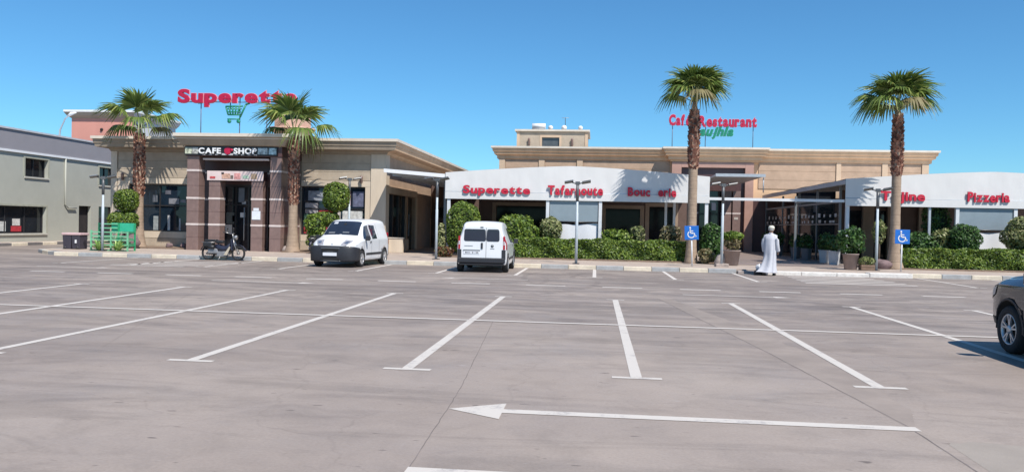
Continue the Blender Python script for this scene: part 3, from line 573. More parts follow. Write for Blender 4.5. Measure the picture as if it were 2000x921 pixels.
# ---------------------------------------------------------------- white terrace tents
FAB = mat('tent_fabric', (0.65, 0.64, 0.625), 0.75, 0.05, 1.2, 0.12, 9, streak=True); FAB2 = mat('tent_panel', (.72, .72, .73), .6, .04, 1)
BLIND = mat('roller_blind', (.24, .29, .32), .35, .08, 2); TF = mat('tent_frame', (.66, .67, .68), .45, .06, 4)
SHRED = mat('letter_red', (.54, .012, .04), .5, .1, 6); SHDARK = mat('letter_edge', (.34, .13, .15), .6, .1, 6)
def make_tent(label, x0, x1, apex_x, z_e0, z_top, yf, yb, name='terrace_tent'):
    t = thing(name, label, 'tent', ((x0+x1)/2, yf, .15))
    N = 22
    def zt(x):
        half = max(apex_x-x0, x1-apex_x); u = abs(x-apex_x)/half
        return z_top - (z_top-z_e0)*(u**1.35)
    xs = [x0+(x1-x0)*i/N for i in range(N+1)]
    f = MB()
    wr = lambda x, w: (.005*math.sin(x*2.1+w*2.6)+.004*math.sin(x*5.3-w*4.1+1)+.003*math.sin(x*11+w*7))*math.sin(math.pi*min(1, w*1.02))
    f.grid(lambda u, w: (x0+(x1-x0)*u, yf+.012+wr(x0+(x1-x0)*u, w), 3.11+(zt(x0+(x1-x0)*u)-3.11)*w), 90, 8)
    f.build('front_panel', FAB, t)
    v = MB(); v.box(x0, x1, yf-.025, yf+.03, 2.78, 3.105); v.build('valance', FAB, t, .008)
    s = MB(); s.tube([(x0, yf-.012, 3.112), (x1, yf-.012, 3.112)], .014, 6); s.build('seam_rope', METAL, t)
    r = MB()
    r.grid(lambda u, w: (x0+(x1-x0)*u, yf+.03+(yb-yf-.03)*w, zt(x0+(x1-x0)*u)+.004 - .10*math.sin(w*math.pi*5)**2*.3), N, 12)
    r.grid(lambda u, w: (x0+(x1-x0)*u, yf+.03+(yb-yf-.03)*w, zt(x0+(x1-x0)*u)-.03 - .10*math.sin(w*math.pi*5)**2*.3), N, 12)
    r.build('roof', FAB, t)
    for xx in (x0+.03, x1-.03): e = MB(); e.box(xx-.05, xx+.05, yf+.04, yb, z_e0-.22, z_e0-.02); e.build('eave_beam', METAL, t)
    return t
def post(t, x, y, z1=2.8, w=.075, m=TF, z0=.15, name='post'): b = MB(); b.box(x-w, x+w, y-w, y+w, z0, z1); return b.build(name, m, t, .006)
TY = 37.5
t1 = make_tent('white terrace tent lettered Superette, Tafarnoute and Boucherie behind the hedge', -6.97, 5.06, -1.1, 3.97, 4.36, TY, 49.0)
t2 = make_tent('white terrace tent lettered Tajine and Pizzeria at the right', 10.95, 23.6, 17.2, 3.95, 4.36, TY, 55.6)
for x in (-6.8, -2.2, .2, 4.95): post(t1, x, TY+.1)
for x in (3.35, 3.75): post(t1, x, TY+2.5, 2.9, .06)
for x in (11.07, 15.7, 18.1, 23.4): post(t2, x, TY+.1)
post(t2, 14.55, TY+.1, 2.8, .05, METAL)
for t, a, b in ((t1, -2.1, .1), (t2, 15.8, 18.0)):
    m = MB(); m.box(a, b, TY+.08, TY+.10, 1.84, 2.78); bo = m.build('roller_blind', BLIND, t)
    m = MB(); m.tube([(a, TY+.09, 1.82), (b, TY+.09, 1.82)], .035, 8); m.build('bottom_bar', FRAME, bo)
    m = MB(); m.grid(lambda u, w: (a+(b-a)*u, TY+.13+.02*math.sin(u*14), .3+1.5*w-.10*math.sin(u*math.pi)*w), 14, 4); m.build('lower_panel', FAB2, t)
def tsign(t, text, x0, x1, z0, z1, lab):
    e = bpy.data.objects.new('sign_lettering', None); COL.objects.link(e); e.parent = t; e['label'] = lab
    e.matrix_parent_inverse = parent_world(t).inverted(); e.location = ((x0+x1)/2, TY-.05, z0)
    return e
for (t, text, x0, x1, z0, z1) in ((t1, 'Superette', -6.12, -3.02, 3.06, 3.40), (t1, 'Tafarnoute', -2.2, .3, 3.06, 3.46), (t1, 'Bouc', 1.42, 2.42, 3.06, 3.43), (t1, 'erie', 2.78, 3.58, 3.06, 3.43), (t2, 'Tajine', 12.42, 14.28, 3.06, 3.44), (t2, 'Pizzeria', 16.05, 17.78, 3.06, 3.46)):
    e = tsign(t, text, x0, x1, z0, z1, 'raised red letters reading %s' % text)
    lettering(text, x0, x1, z0, z1, TY-.055, e, SHRED, SHDARK, .032, .014, .02, gap=.07, jit=.015)
# rooms and shade behind the tents
dn = thing('terrace_back_wall', 'brown shaded shopfront wall with beige window frames under the left tent', 'wall', (-1, 46, .15))
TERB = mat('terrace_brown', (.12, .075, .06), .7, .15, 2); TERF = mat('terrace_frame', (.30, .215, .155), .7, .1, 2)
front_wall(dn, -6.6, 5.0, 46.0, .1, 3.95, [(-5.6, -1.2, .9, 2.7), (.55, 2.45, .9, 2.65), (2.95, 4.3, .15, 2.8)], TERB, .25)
for (a, b, c, d) in ((-5.6, -1.2, .9, 2.7), (.55, 2.45, .9, 2.65), (2.95, 4.3, .15, 2.8)):
    m = MB(); m.box(a, b, 46.12, 46.15, c, d); wo = m.build('window', glassmat('terrace_glass', (.012, .012, .014), .08, .12), dn)
    m = MB(); m.box(a-.22, a-.002, 45.94, 45.998, c-.1, d+.2); m.box(b+.002, b+.22, 45.94, 45.998, c-.1, d+.2); m.box(a, b, 45.94, 45.998, d+.01, d+.2); m.build('frame', TERF, wo)
dn2 = thing('terrace_back_wall', 'brown shaded wall with beige piers under the right tent', 'wall', (17, 46, .15))
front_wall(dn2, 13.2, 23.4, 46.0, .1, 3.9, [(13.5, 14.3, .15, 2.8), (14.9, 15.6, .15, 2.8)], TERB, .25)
for a, b in ((14.3, 14.9), (15.6, 16.0), (17.2, 17.6)): m = MB(); m.box(a, b, 45.8, 45.998, .15, 3.3); m.build('pier', TERF, dn2)
for a, b in ((13.5, 14.3), (14.9, 15.6)): m = MB(); m.box(a, b, 46.1, 46.14, .15, 2.8); m.build('door', DGLASS, dn2)
# glazed flank of the right tent, facing the entrance
gl = thing('glazed_screen', 'grey framed glass screen along the entrance side of the right tent', 'glass screen', (11.0, 46, .15))
GLS = bpy.data.materials.new('screen_glass'); GLS.use_nodes = True
_b = GLS.node_tree.nodes['Principled BSDF']; _b.inputs['Base Color'].default_value = (.03, .035, .035, 1); _b.inputs['Roughness'].default_value = .03; _b.inputs['Alpha'].default_value = .55
GFR = mat('screen_frame', (.17, .185, .19), .5, .1, 5)
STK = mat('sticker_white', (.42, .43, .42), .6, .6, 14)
ysp = [39.0, 42.9, 46.6, 50.6, 55.4]
for y in ysp: m = MB(); m.box(11.12, 11.22, y-.05, y+.05, .15, 3.7); m.build('mullion', GFR, gl)
for a, b in zip(ysp[:-1], ysp[1:]):
    m = MB(); m.box(11.155, 11.175, a+.052, b-.052, .2, 2.95); m.build('pane', GLS, gl)
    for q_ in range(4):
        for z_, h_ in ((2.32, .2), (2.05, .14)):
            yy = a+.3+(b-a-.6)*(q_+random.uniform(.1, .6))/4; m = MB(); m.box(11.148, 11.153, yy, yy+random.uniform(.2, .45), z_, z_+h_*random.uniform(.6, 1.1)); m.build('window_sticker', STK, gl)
    m = MB(); m.box(11.13, 11.21, a+.052, b-.052, 2.96, 3.06); m.box(11.13, 11.21, a+.052, b-.052, 1.95, 2.0); m.build('rail', GFR, gl)
fr = thing('entrance_beam', 'long grey beam spanning the passage between the two tents', 'beam', (8, TY, 3))
m = MB(); m.box(5.07, 10.93, TY+.04, TY+.14, 2.93, 3.05); m.build('beam', TF, fr)
m = MB(); m.box(9.62, 9.72, 41.0, 41.1, .16, 3.3); m.build('post', GFR, fr); m = MB(); m.box(9.64, 9.70, TY+.145, 41.0, 2.95, 3.02); m.build('tie', GFR, fr)
# lean-to canopy between supermarket and left tent
cy = thing('passage_canopy', 'flat metal canopy over the dark passage beside the supermarket', 'canopy', (-8.4, 45, .15))
m = MB(); m.prism([(-9.85, 37.6, 4.02), (-7.02, 37.6, 3.82), (-7.02, 37.6, 3.88), (-9.85, 37.6, 4.08)], (0, 19, 0)); m.build('roof_sheet', mat('canopy_sheet', (.16, .15, .15), .6), cy)
m = MB(); m.prism([(-9.9, 37.5, 3.96), (-7.0, 37.5, 3.75), (-7.0, 37.5, 3.92), (-9.9, 37.5, 4.13)], (0, .09, 0)); m.build('front_beam', WHITE, cy)
for y in np.arange(39, 56, 2.0): m = MB(); m.prism([(-9.85, y, 3.88), (-7.02, y, 3.68), (-7.02, y, 3.81), (-9.85, y, 4.01)], (0, .08, 0)); m.build('rafter', METAL, cy)
for y in (38, 44, 50): m = MB(); m.box(-7.12, -7.0, y, y+.1, .15, 3.72); m.build('post', GFR, cy)
pw = thing('passage_end_wall', 'dark wall closing the shaded passage beside the supermarket', 'wall', (-8.4, 50, .15))
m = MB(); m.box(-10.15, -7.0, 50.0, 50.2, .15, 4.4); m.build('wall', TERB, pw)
m = MB(); m.box(-9.4, -8.3, 49.9, 49.998, .15, 1.5); m.build('counter', mat('counter_grey', (.12, .1, .1), .6), pw)
m = MB(); m.box(-9.9, -8.0, 49.92, 49.997, 2.0, 2.6); m.build('dark_window', DGLASS, pw)
for (x, y, w) in ((-9.4, 40.5, .9), ):
    pass
bx_ = thing('low_wall', 'low beige wall beside the supermarket side door', 'wall', (-9.6, 39.3, .15))
m = MB(); m.box(-10.1, -9.35, 39.25, 39.5, .15, .85); m.build('body', BEIGE, bx_, .02); m = MB(); m.box(-10.13, -9.32, 39.22, 39.53, .85, .9); m.build('coping', CAP, bx_)

# ---------------------------------------------------------------- vegetation
LG = leafmat('leaf_mid', [(0.045, 0.078, 0.014), (0.086, 0.149, 0.019), (0.151, 0.229, 0.029), (0.251, 0.315, 0.046)])
LD = leafmat('leaf_dark', [(0.017, 0.045, 0.011), (0.033, 0.086, 0.018), (0.062, 0.141, 0.025), (0.099, 0.180, 0.043)])
LY = leafmat('leaf_lime', [(.06, .11, .015), (.11, .18, .02), (.18, .26, .035), (.26, .32, .06)])
LV = leafmat('leaf_variegated', [(.07, .10, .025), (.16, .20, .06), (.30, .31, .13), (.42, .40, .20)])
LC = leafmat('leaf_dry', [(.12, .09, .04), (.22, .18, .09), (.34, .28, .15), (.10, .13, .04)])
LR = leafmat('leaf_reddish', [(.10, .03, .02), (.18, .07, .04), (.10, .11, .03), (.22, .12, .06)])
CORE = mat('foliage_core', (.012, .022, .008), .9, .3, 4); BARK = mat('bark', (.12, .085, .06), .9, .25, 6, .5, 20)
def blob_points(n, c, r, power=2.4, inner=.78, lump=.10, flat=None):
    d = RNG.normal(0, 1, (n, 3)); d /= np.linalg.norm(d, axis=1)[:, None]
    k = (np.abs(d)**power).sum(1)**(-1/power); s = d*k[:, None]
    ph = RNG.uniform(0, 6, 3)
    l = 1 + lump*(np.sin(d[:, 0]*5+ph[0])*np.sin(d[:, 2]*6+ph[1]) + .6*np.sin(d[:, 1]*7+ph[2]))
    rad = RNG.uniform(inner, 1.0, n)**.5 * l
    return np.asarray(c)+s*np.asarray(r)*rad[:, None], d
def blob_core(mb, c, r, k=.80, power=2.4):
    prof = []
    def fn(u, v):
        th = u*2*math.pi; ph = (v-.5)*math.pi; d = np.array((math.cos(ph)*math.cos(th), math.cos(ph)*math.sin(th), math.sin(ph)))
        s = d*((np.abs(d)**power).sum()**(-1/power)); p = np.asarray(c)+s*np.asarray(r)*k; return tuple(p)
    mb.grid(fn, 14, 9)
def shrub(label, base, blobs, lm, size=.075, dens=260, group=None, name='shrub', stem=True, power=2.4, inner=.7, cat='shrub', jitter=.7, kcore=.8, lump=.1):
    t = thing(name, label, cat, base, 0, group)
    P, Nn = [], []
    for c, r in blobs:
        area = 4*math.pi*((r[0]*r[1])**1.6/3+(r[0]*r[2])**1.6/3+(r[1]*r[2])**1.6/3)**(1/1.6)
        p, d = blob_points(int(dens*area), c, r, power, inner, lump); P.append(p); Nn.append(d)
    V, F = leaves(np.concatenate(P), np.concatenate(Nn), size, jitter)
    o = link('crown', fast_mesh('crown', V, F, lm), t)
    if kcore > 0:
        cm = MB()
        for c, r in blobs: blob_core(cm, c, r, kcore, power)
        cm.build('dark_core', CORE, o)  # solid dark core added so the leaf shell isn't see-through
    if stem:
        s = MB(); c0 = blobs[0][0]; zt = max(c[2] for c, r in blobs)
        s.tube([(c0[0], c0[1], base[2]-.05), (c0[0]+.02, c0[1], (base[2]+zt)/2), (c0[0], c0[1], zt)], [.06, .045, .03], 7); s.build('stem', BARK, t)
    return t
z0 = .2
shrub('two tier clipped topiary beside the leftmost palm', (-22.4, 37.3, z0), [((-22.55, 37.3, 1.45), (.72, .6, .42)), ((-22.4, 37.3, 2.42), (.56, .56, .52))], LG, .055, 640, name='topiary', power=2.8, inner=.8, lump=.04)
shrub('egg shaped topiary behind the parked white van', (-11.9, 37.2, z0), [((-12.05, 37.2, 2.75), (.60, .6, .70)), ((-12.5, 37.1, 1.72), (.62, .55, .34))], LG, .055, 640, name='topiary', inner=.8, lump=.04)
shrub('lime green bush between the second palm and the white van', (-13.1, 36.7, z0), [((-12.85, 36.6, 1.42), (.45, .45, .48)), ((-12.75, 36.6, .8), (.45, .4, .5))], LY, .085, 230, jitter=1.0)
shrub('tall rounded conifer hedge shrub behind the rear facing van', (-5.95, 36.7, z0), [((-5.95, 36.7, 1.45), (.78, .7, 1.15))], LG, .055, 640, name='topiary', power=2.6, inner=.85, lump=.04)
shrub('loose dome shaped bush right of the rear facing van', (-3.5, 36.7, z0), [((-3.55, 36.7, 1.35), (.82, .7, .72)), ((-3.2, 36.6, 1.1), (.7, .6, .6))], LG, .085, 300)
shrub('pale variegated ball shrub rising behind the long hedge', (-2.0, 36.9, z0), [((-2.0, 36.9, 1.48), (.48, .48, .50))], LV, .058, 600, name='topiary', inner=.8)
shrub('yellow green low shrub behind the hedge under the missing letter', (.95, 37.0, z0), [((.9, 37.0, 1.2), (.62, .4, .32)), ((1.3, 37.0, 1.1), (.4, .4, .3))], LY, .08, 260, jitter=1.1)
shrub('grey green ball shrub behind the hedge beside the lime shrub', (1.85, 37.0, z0), [((1.85, 37.0, 1.28), (.36, .36, .42))], LV, .06, 250, kcore=.6, jitter=1.2)
shrub('dry cream coloured shrub left of the accessible parking sign by the third palm', (3.3, 36.6, z0), [((3.3, 36.6, 1.25), (.46, .4, .5)), ((3.35, 36.6, .9), (.4, .35, .4))], LC, .08, 240, kcore=.6, jitter=1.2)
shrub('dark glossy upright shrub at the right end of the left tent', (4.95, 35.9, z0), [((4.95, 35.9, 1.15), (.42, .4, .72)), ((4.9, 35.9, .7), (.45, .4, .5))], LD, .08, 330)
shrub('small dry plant at the foot of the dark glossy shrub', (4.6, 35.2, z0), [((4.65, 35.2, .5), (.32, .3, .3))], LC, .08, 260, kcore=.5, jitter=1.2)
shrub('thin cream leaved plant beside the passage post', (-6.85, 36.4, z0), [((-6.9, 36.4, 1.15), (.18, .2, .5)), ((-6.85, 36.4, .7), (.16, .2, .4))], LV, .07, 300, kcore=.5)
shrub('small reddish plant left of the rear facing van', (-6.6, 35.5, z0), [((-6.6, 35.5, .4), (.4, .3, .2))], LR, .08, 260, kcore=.5, jitter=1.2)
shrub('dark round topiary in front of the right tent', (15.35, 36.0, z0), [((15.35, 36.0, 1.42), (.60, .55, .62)), ((15.35, 36.0, .85), (.5, .5, .5))], LD, .055, 640, name='topiary', inner=.8)
shrub('dark leafy bush between the fourth palm and the round topiary', (13.7, 36.4, z0), [((13.6, 36.4, 1.1), (.6, .5, .55)), ((14.1, 36.4, .95), (.5, .5, .4))], LD, .085, 300)
shrub('yellowing narrow shrub beside the dark round topiary', (14.55, 36.3, z0), [((14.5, 36.3, 1.35), (.30, .3, .42)), ((14.7, 36.3, 1.6), (.16, .2, .25))], LV, .08, 300, kcore=.5, jitter=1.1)
shrub('large pale variegated ball shrub at the right edge', (17.9, 36.0, z0), [((17.95, 36.0, 1.6), (.98, .9, .85))], LV, .062, 560, name='topiary', inner=.8)
shrub('small golden shrub behind the trunk of the fourth palm', (12.3, 37.0, z0), [((12.25, 37.0, 1.65), (.25, .25, .5))], LV, .08, 220, kcore=.4, jitter=1.1)
shrub('tall dark climbing greenery filling the opening under the right tent', (15.1, 38.4, z0), [((15.15, 38.4, 2.2), (.52, .4, .75)), ((15.1, 38.4, 1.2), (.5, .4, .6))], LD, .08, 360, power=4)
def hedge(label, x0, x1, y0, y1, z1, lm, group):
    t = thing('hedge', label, 'hedge', ((x0+x1)/2, (y0+y1)/2, .15), 0, group)
    L = x1-x0; W = y1-y0; H_ = z1-.15
    nf = int(L*H_*850); nt_ = int(L*W*620); ns = int(W*H_*500)
    P = [np.stack([RNG.uniform(x0, x1, nf), y0+RNG.exponential(.035, nf), RNG.uniform(.15, z1, nf)], 1), np.stack([RNG.uniform(x0, x1, nt_), RNG.uniform(y0, y1, nt_), z1-RNG.exponential(.03, nt_)], 1)]
    Nn = [np.tile((0, -1, .25), (nf, 1)), np.tile((0, -.2, 1), (nt_, 1))]
    for xx, s in ((x0, -1), (x1, 1)): P.append(np.stack([xx-s*RNG.exponential(.03, ns), RNG.uniform(y0, y1, ns), RNG.uniform(.15, z1, ns)], 1)); Nn.append(np.tile((s, 0, .2), (ns, 1)))
    P = np.concatenate(P); Nn = np.concatenate(Nn)
    wob = .025*np.sin(P[:, 0]*2.3+1)+.02*np.sin(P[:, 0]*5.1)+.015*np.sin(P[:, 0]*11.3); P[:, 2] = .15+(P[:, 2]-.15)*(1+wob/H_); P[:, 1] += .07*np.sin(P[:, 0]*3.1+P[:, 2]*5)+.03*np.sin(P[:, 0]*8)
    V, F = leaves(P, Nn, .064, .75); o = link('foliage', fast_mesh('foliage', V, F, lm), t)
    m = MB(); m.box(x0+.08, x1-.08, y0+.12, y1-.04, .12, z1-.12); m.build('dark_core', CORE, o); return t  # plain dark box added inside so the hedge isn't see-through
hedge('long low clipped green hedge in front of the left tent', -3.75, 4.1, 35.9, 36.75, 1.05, LG, 'clipped hedges')
hedge('low hedge in front of the right tent beside the right parking sign', 12.35, 15.0, 34.7, 35.6, .98, LG, 'clipped hedges')
hedge('low hedge in front of the right tent below the Pizzeria letters', 15.05, 21.0, 34.8, 35.7, 1.02, LG, 'clipped hedges')
# planting beds and stones
SOIL = mat('bed_soil', (.20, .14, .10), .95, .3, 5, .5, 20)
def bed(name, x0, x1, y0, y1): m = MB(); m.box(x0, x1, y0, y1, .10, .21); return struct(name, m, SOIL, pave)
bed('planting_bed', -23.9, -19.2, 36.9, 38.9); bed('planting_bed', -14.3, -10.9, 36.3, 38.9); bed('planting_bed', -7.0, 5.6, 35.6, 37.3); bed('planting_bed', 11.2, 24, 34.5, 37.3)
def rock(label, c, r, m_, seed):
    t = MB(); rg = np.random.default_rng(seed); a = rg.uniform(0, 6, 6)
    def fn(u, v):
        th = u*2*math.pi; ph = (v-.5)*math.pi; d = (math.cos(ph)*math.cos(th), math.cos(ph)*math.sin(th), math.sin(ph)); k = 1+.13*math.sin(3*d[0]+a[0])*math.sin(4*d[1]+a[1])+.10*math.sin(5*d[2]+a[2]+2*d[0])
        return tuple(c[i]+r[i]*d[i]*k for i in range(3))
    t.grid(fn, 14, 9); o = t.build('boulder', m_); return tag(o, label, 'boulder')
RK = mat('maroon_rock', (.17, .115, .115), .85, .3, 5, .8, 9); RK2 = mat('pale_rock', (.38, .31, .27), .9, .25, 5, .8, 9)
rock('maroon grey boulder between the green rack and the first palm', (-21.75, 36.6, .45), (.42, .35, .38), RK, 1)
rock('pale rough boulder at the foot of the second palm', (-14.15, 36.65, .28), (.26, .22, .16), RK2, 2)
rock('flat pale stone at the foot of the dark glossy shrub', (5.25, 34.6, .32), (.34, .3, .3), RK2, 3)
rock('dark boulder under the fourth palm', (11.6, 34.6, .32), (.35, .3, .24), RK, 4)
for i, (x, lab) in enumerate(((-20.3, 'small dark stone in the bed left of the portico'), (-19.6, 'stone block lying by the left portico pillar'))): rock(lab, (x, 37.4, .3), (.16, .15, .13), RK, 10+i)
# ---------------------------------------------------------------- palms
TRB = mat('palm_trunk_smooth', (.335, .245, .175), .9, .22, 3.0, .6, 25); BOOT = leafmat('palm_leaf_bases', [(0.074, 0.031, 0.023), (0.176, 0.072, 0.047), (0.311, 0.143, 0.095), (0.486, 0.264, 0.179)], .0, .9)
FR = leafmat('palm_frond', [(0.060, 0.101, 0.021), (0.101, 0.161, 0.033), (0.172, 0.237, 0.054), (0.302, 0.338, 0.090)], .3, .42); FRDRY = leafmat('palm_frond_dry', [(.2, .17, .08), (.3, .26, .13)], .3, .6)
PET = mat('petiole', (.22, .24, .10), .5, .15, 4)
def frond_mesh(petl, blade, nseg, droop, spread, seed, mats, hang=0.0, wide=1.0):
    """fan leaf growing along +X in its own frame, +Z its upper side; gravity bend is baked by the caller's pitch"""
    rg = np.random.default_rng(seed); V, F = [], []
    for i in range(nseg):
        u = (i/(nseg-1)-.5)*2; a = u*spread; L = blade*(1-.28*abs(u)**1.6)*rg.uniform(.9, 1.06)
        fold = .35*abs(math.sin(a))
        d = np.array((math.cos(a), math.sin(a), fold*.5)); d /= np.linalg.norm(d); s = np.array((-math.sin(a), math.cos(a), 0))
        tw = rg.normal(0, .25); ns = s*math.cos(tw)+np.array((0, 0, 1))*math.sin(tw)
        ts = (0, .3, .55, .78, 1.0); ws = (.012, .034, .036, .020, .003); base = len(V)
        for t, w in zip(ts, ws):
            p = np.array((petl, 0, 0)) + d*L*t; p[2] -= droop*L*max(0, t-.35)**1.7*rg.uniform(.8, 1.5); 
            p[2] -= hang*L*max(0, t-.62)*rg.uniform(.3, 1.5)
            if t > .5: p[0] -= .1*L*(t-.5)*abs(u)
            w *= wide; V += [p-ns*w*blade/.85, p+np.array((0, 0, .012)), p+ns*w*blade/.85]
        for k in range(len(ts)-1):
            o = base+k*3; F += [(o, o+1, o+4, o+3), (o+1, o+2, o+5, o+4)]
    return np.array(V), np.array(F)
def make_palm(label, loc, zc, r_base, r_mid, zb0, zb1, crown_r, nf, seed, group='fan palms along the car park', boot_r=1.05, lo=-6, sagk=18, wide=1.0):
    rg = random.Random(seed); t = thing('fan_palm', label, 'palm tree', loc, 0, group)
    zc -= loc[2]; zb0 -= loc[2]; zb1 -= loc[2]
    prof = []
    N = 34
    for i in range(N+1):
        z = -.1+(zc+.1)*i/N; k = z/zc
        r = r_mid + (r_base-r_mid)*math.exp(-max(0, z)*1.9)
        if z > zb1: r = r*(1-.52*min(1, (z-zb1)/.4))
        elif z > zb0: r = r*(1+.10*math.sin(math.pi*(z-zb0)/(zb1-zb0)))
        r *= 1+.02*(i % 2)
        prof.append((r, z))
    prof.append((.02, zc+.05))
    m = MB(); m.lathe(prof, (0, 0, 0), 18); tr = m.build('trunk', TRB, t, world=False)
    m = MB()
    z = .3
    while z < zb0:                                   # ring scars
        r = r_mid+(r_base-r_mid)*math.exp(-z*1.9); m.lathe([(r*.98, z-.012), (r*1.025, z), (r*.98, z+.012)], (0, 0, 0), 18); z += rg.uniform(.1, .2)
    m.build('ring_scars', mat('palm_ring', (.20, .14, .10), .95, .2, 4), tr, world=False)
    V, F = [], []; z = zb0; row = 0
    while z < zb1+.1:
        r = r_mid*(1+.10*math.sin(math.pi*min(1, (z-zb0)/(zb1-zb0)))); n = 9
        tap = min(1, (zb1+.35-z)/.6, (z-zb0)/.3+.5)
        for k in range(n):
            a = 2*math.pi*(k+.5*(row % 2))/n + rg.uniform(-.18, .18); zz = z+rg.uniform(-.03, .03)
            o = np.array((math.cos(a), math.sin(a), 0)); s = np.array((-math.sin(a), math.cos(a), 0)); w = rg.uniform(.045, .085); h = rg.uniform(.10, .19); out = rg.uniform(.03, .085)*boot_r*tap; lean = rg.uniform(-.07, .07)
            b = len(V); c0 = o*(r*.95); c1 = o*(r+out)+s*lean
            V += [c0-s*w+np.array((0,0,zz)), c0+s*w+np.array((0,0,zz)), c1+s*w*.55+np.array((0,0,zz+h)), c1-s*w*.55+np.array((0,0,zz+h)), o*(r*.9)+s*w*.5+np.array((0,0,zz+h*.95)), o*(r*.9)-s*w*.5+np.array((0,0,zz+h*.95))]
            F += [(b, b+1, b+2, b+3), (b+3, b+2, b+4, b+5), (b+1, b, b+5, b+4), (b+1, b+4, b+2, b+2), (b, b+3, b+5, b+5)]
        z += .085; row += 1
    F2 = [f if f[2] != f[3] else f[:3] for f in F]
    mm = MB(); mm.add(V, F2); mm.build('leaf_bases', BOOT, t, world=False)
    for i in range(nf):
        k = i/(nf-1); el = R(84-(84-lo)*k**.9+rg.uniform(-9, 9)*min(1, 3*k)); az = i*2.39996+rg.uniform(-.25, .25)
        pl = crown_r*(.44+.14*math.sin(k*3.1))*rg.uniform(.9, 1.1); bl = crown_r*rg.uniform(.46, .63)
        V, Fq = frond_mesh(pl, bl, 25, (.35+.55*k), 1.75, seed*100+i, FR, .12+.75*k, wide)
        # arch of the whole leaf: pitch down along its length
        sag = R(10+sagk*k)
        x = V[:, 0].copy(); zl = V[:, 2].copy(); tt = np.clip(x/(pl+bl), 0, 1.1); ang = el - sag*tt
        xr = x*np.cos((el+ang)/2) - zl*np.sin(ang); zr = x*np.sin((el+ang)/2) + zl*np.cos(ang)
        y = V[:, 1]; zr = zr - .10*np.abs(y)**1.3*(1+k)
        W = np.stack([xr*math.cos(az)-y*math.sin(az), xr*math.sin(az)+y*math.cos(az), zr+zc], 1)
        fo = link('frond', fast_mesh('frond', W, Fq, FRDRY if (k > .93 and i % 2) else FR), t, world=False)
        pm = MB(); pts = []
        for q in range(5):
            u = q/4*pl*1.02; an = el-sag*(u/(pl+bl)); am = (el+an)/2; pts.append((u*math.cos(am)*math.cos(az), u*math.cos(am)*math.sin(az), u*math.sin(am)+zc-.02))
        pm.tube(pts, [.035, .024, .018, .016, .012], 5); pm.build('petiole', PET, fo, world=False)
    return t
make_palm('fan palm with stout trunk behind the green rack, leftmost of the four', (-22.0, 37.6, .15), 5.92, .42, .215, 2.55, 5.45, 2.15, 12, 11, lo=12, sagk=26)
make_palm('fan palm right of the cafe portico with loose drooping crown', (-13.9, 36.6, .15), 5.6, .36, .195, 2.3, 5.3, 2.1, 12, 5, lo=12, sagk=26)
make_palm('tall fan palm behind the left accessible parking sign', (4.08, 35.5, .15), 7.0, .30, .19, 4.15, 6.5, 1.66, 25, 23, lo=30, sagk=16, wide=1.25)
make_palm('tall fan palm behind the right accessible parking sign, rightmost of the four', (12.15, 34.8, .15), 6.6, .38, .178, 3.9, 6.2, 1.74, 24, 31, lo=22, sagk=16, wide=1.25)
# ---------------------------------------------------------------- lamps, signs, pots, bins
POLE = mat('pole_grey', (.44, .49, .52), .5, .12, 5); PANEL = glassmat('solar_panel', (.02, .025, .04), .15); LHEAD = mat('lamp_head', (.09, .095, .10), .4, .1, 6)
def lamp(label, x, y, rz, top=3.3):
    t = thing('solar_lamp_post', label, 'lamp post', (x, y, .15), rz, 'solar lamp posts on the pavement')
    h = top-.15
    m = MB(); m.lathe([(.055, .0), (.055, h*.62), (.045, h*.62+.01), (.045, h-.12)], n=10); m.build('pole', POLE, t, world=False)
    m = MB(); m.box(-.13, .13, -.13, .13, -.02, .03); m.build('base_plate', FRAME, t, world=False)
    m = MB(); m.tube([(0, 0, h-.75), (0, 0, h-.05)], .058, 10); m.box(-.09, .09, -.06, .06, h-.1, h+.02); m.build('collar', LHEAD, t, world=False)
    for s in (-1, 1):
        m = MB(); m.tube([(0, 0, h-.08), (s*.22, -.05, h-.02)], .025, 6); m.obox((s*.34, -.06, h), (.17, 0, .05*s*0+.03), (0, .11, -.03), (0, .01, .022)); ar = m.build('lamp_arm', LHEAD, t, world=False)
        m = MB(); m.obox((s*.34, -.068, h+.026), (.16, 0, .03), (0, .10, -.028), (0, .001, .004)); m.build('solar_panel', PANEL if s > 0 else METAL, ar, world=False)
lamp('solar lamp post beside the green plant rack', -20.85, 32.9, R(20), 3.3)
lamp('solar lamp post at the dark passage right of the supermarket', -6.5, 33.2, R(-8), 3.45)
lamp('solar lamp post in front of the long hedge', -.73, 32.2, R(0), 3.35)
lamp('solar lamp post left of the entrance passage', 4.98, 33.0, R(10), 3.4)
lamp('solar lamp post left of the fourth palm', 10.85, 33.0, R(-15), 3.3)
lamp('solar lamp post between the egg topiary and the supermarket window', -11.55, 37.6, R(30), 3.65)
def flat_prism(mb, pts, y, th, m=0): mb.prism([(a, y, b) for a, b in pts][::-1], (0, th, 0), m)
SB = mat('sign_blue', (.012, .13, .48), .4, .08, 5)
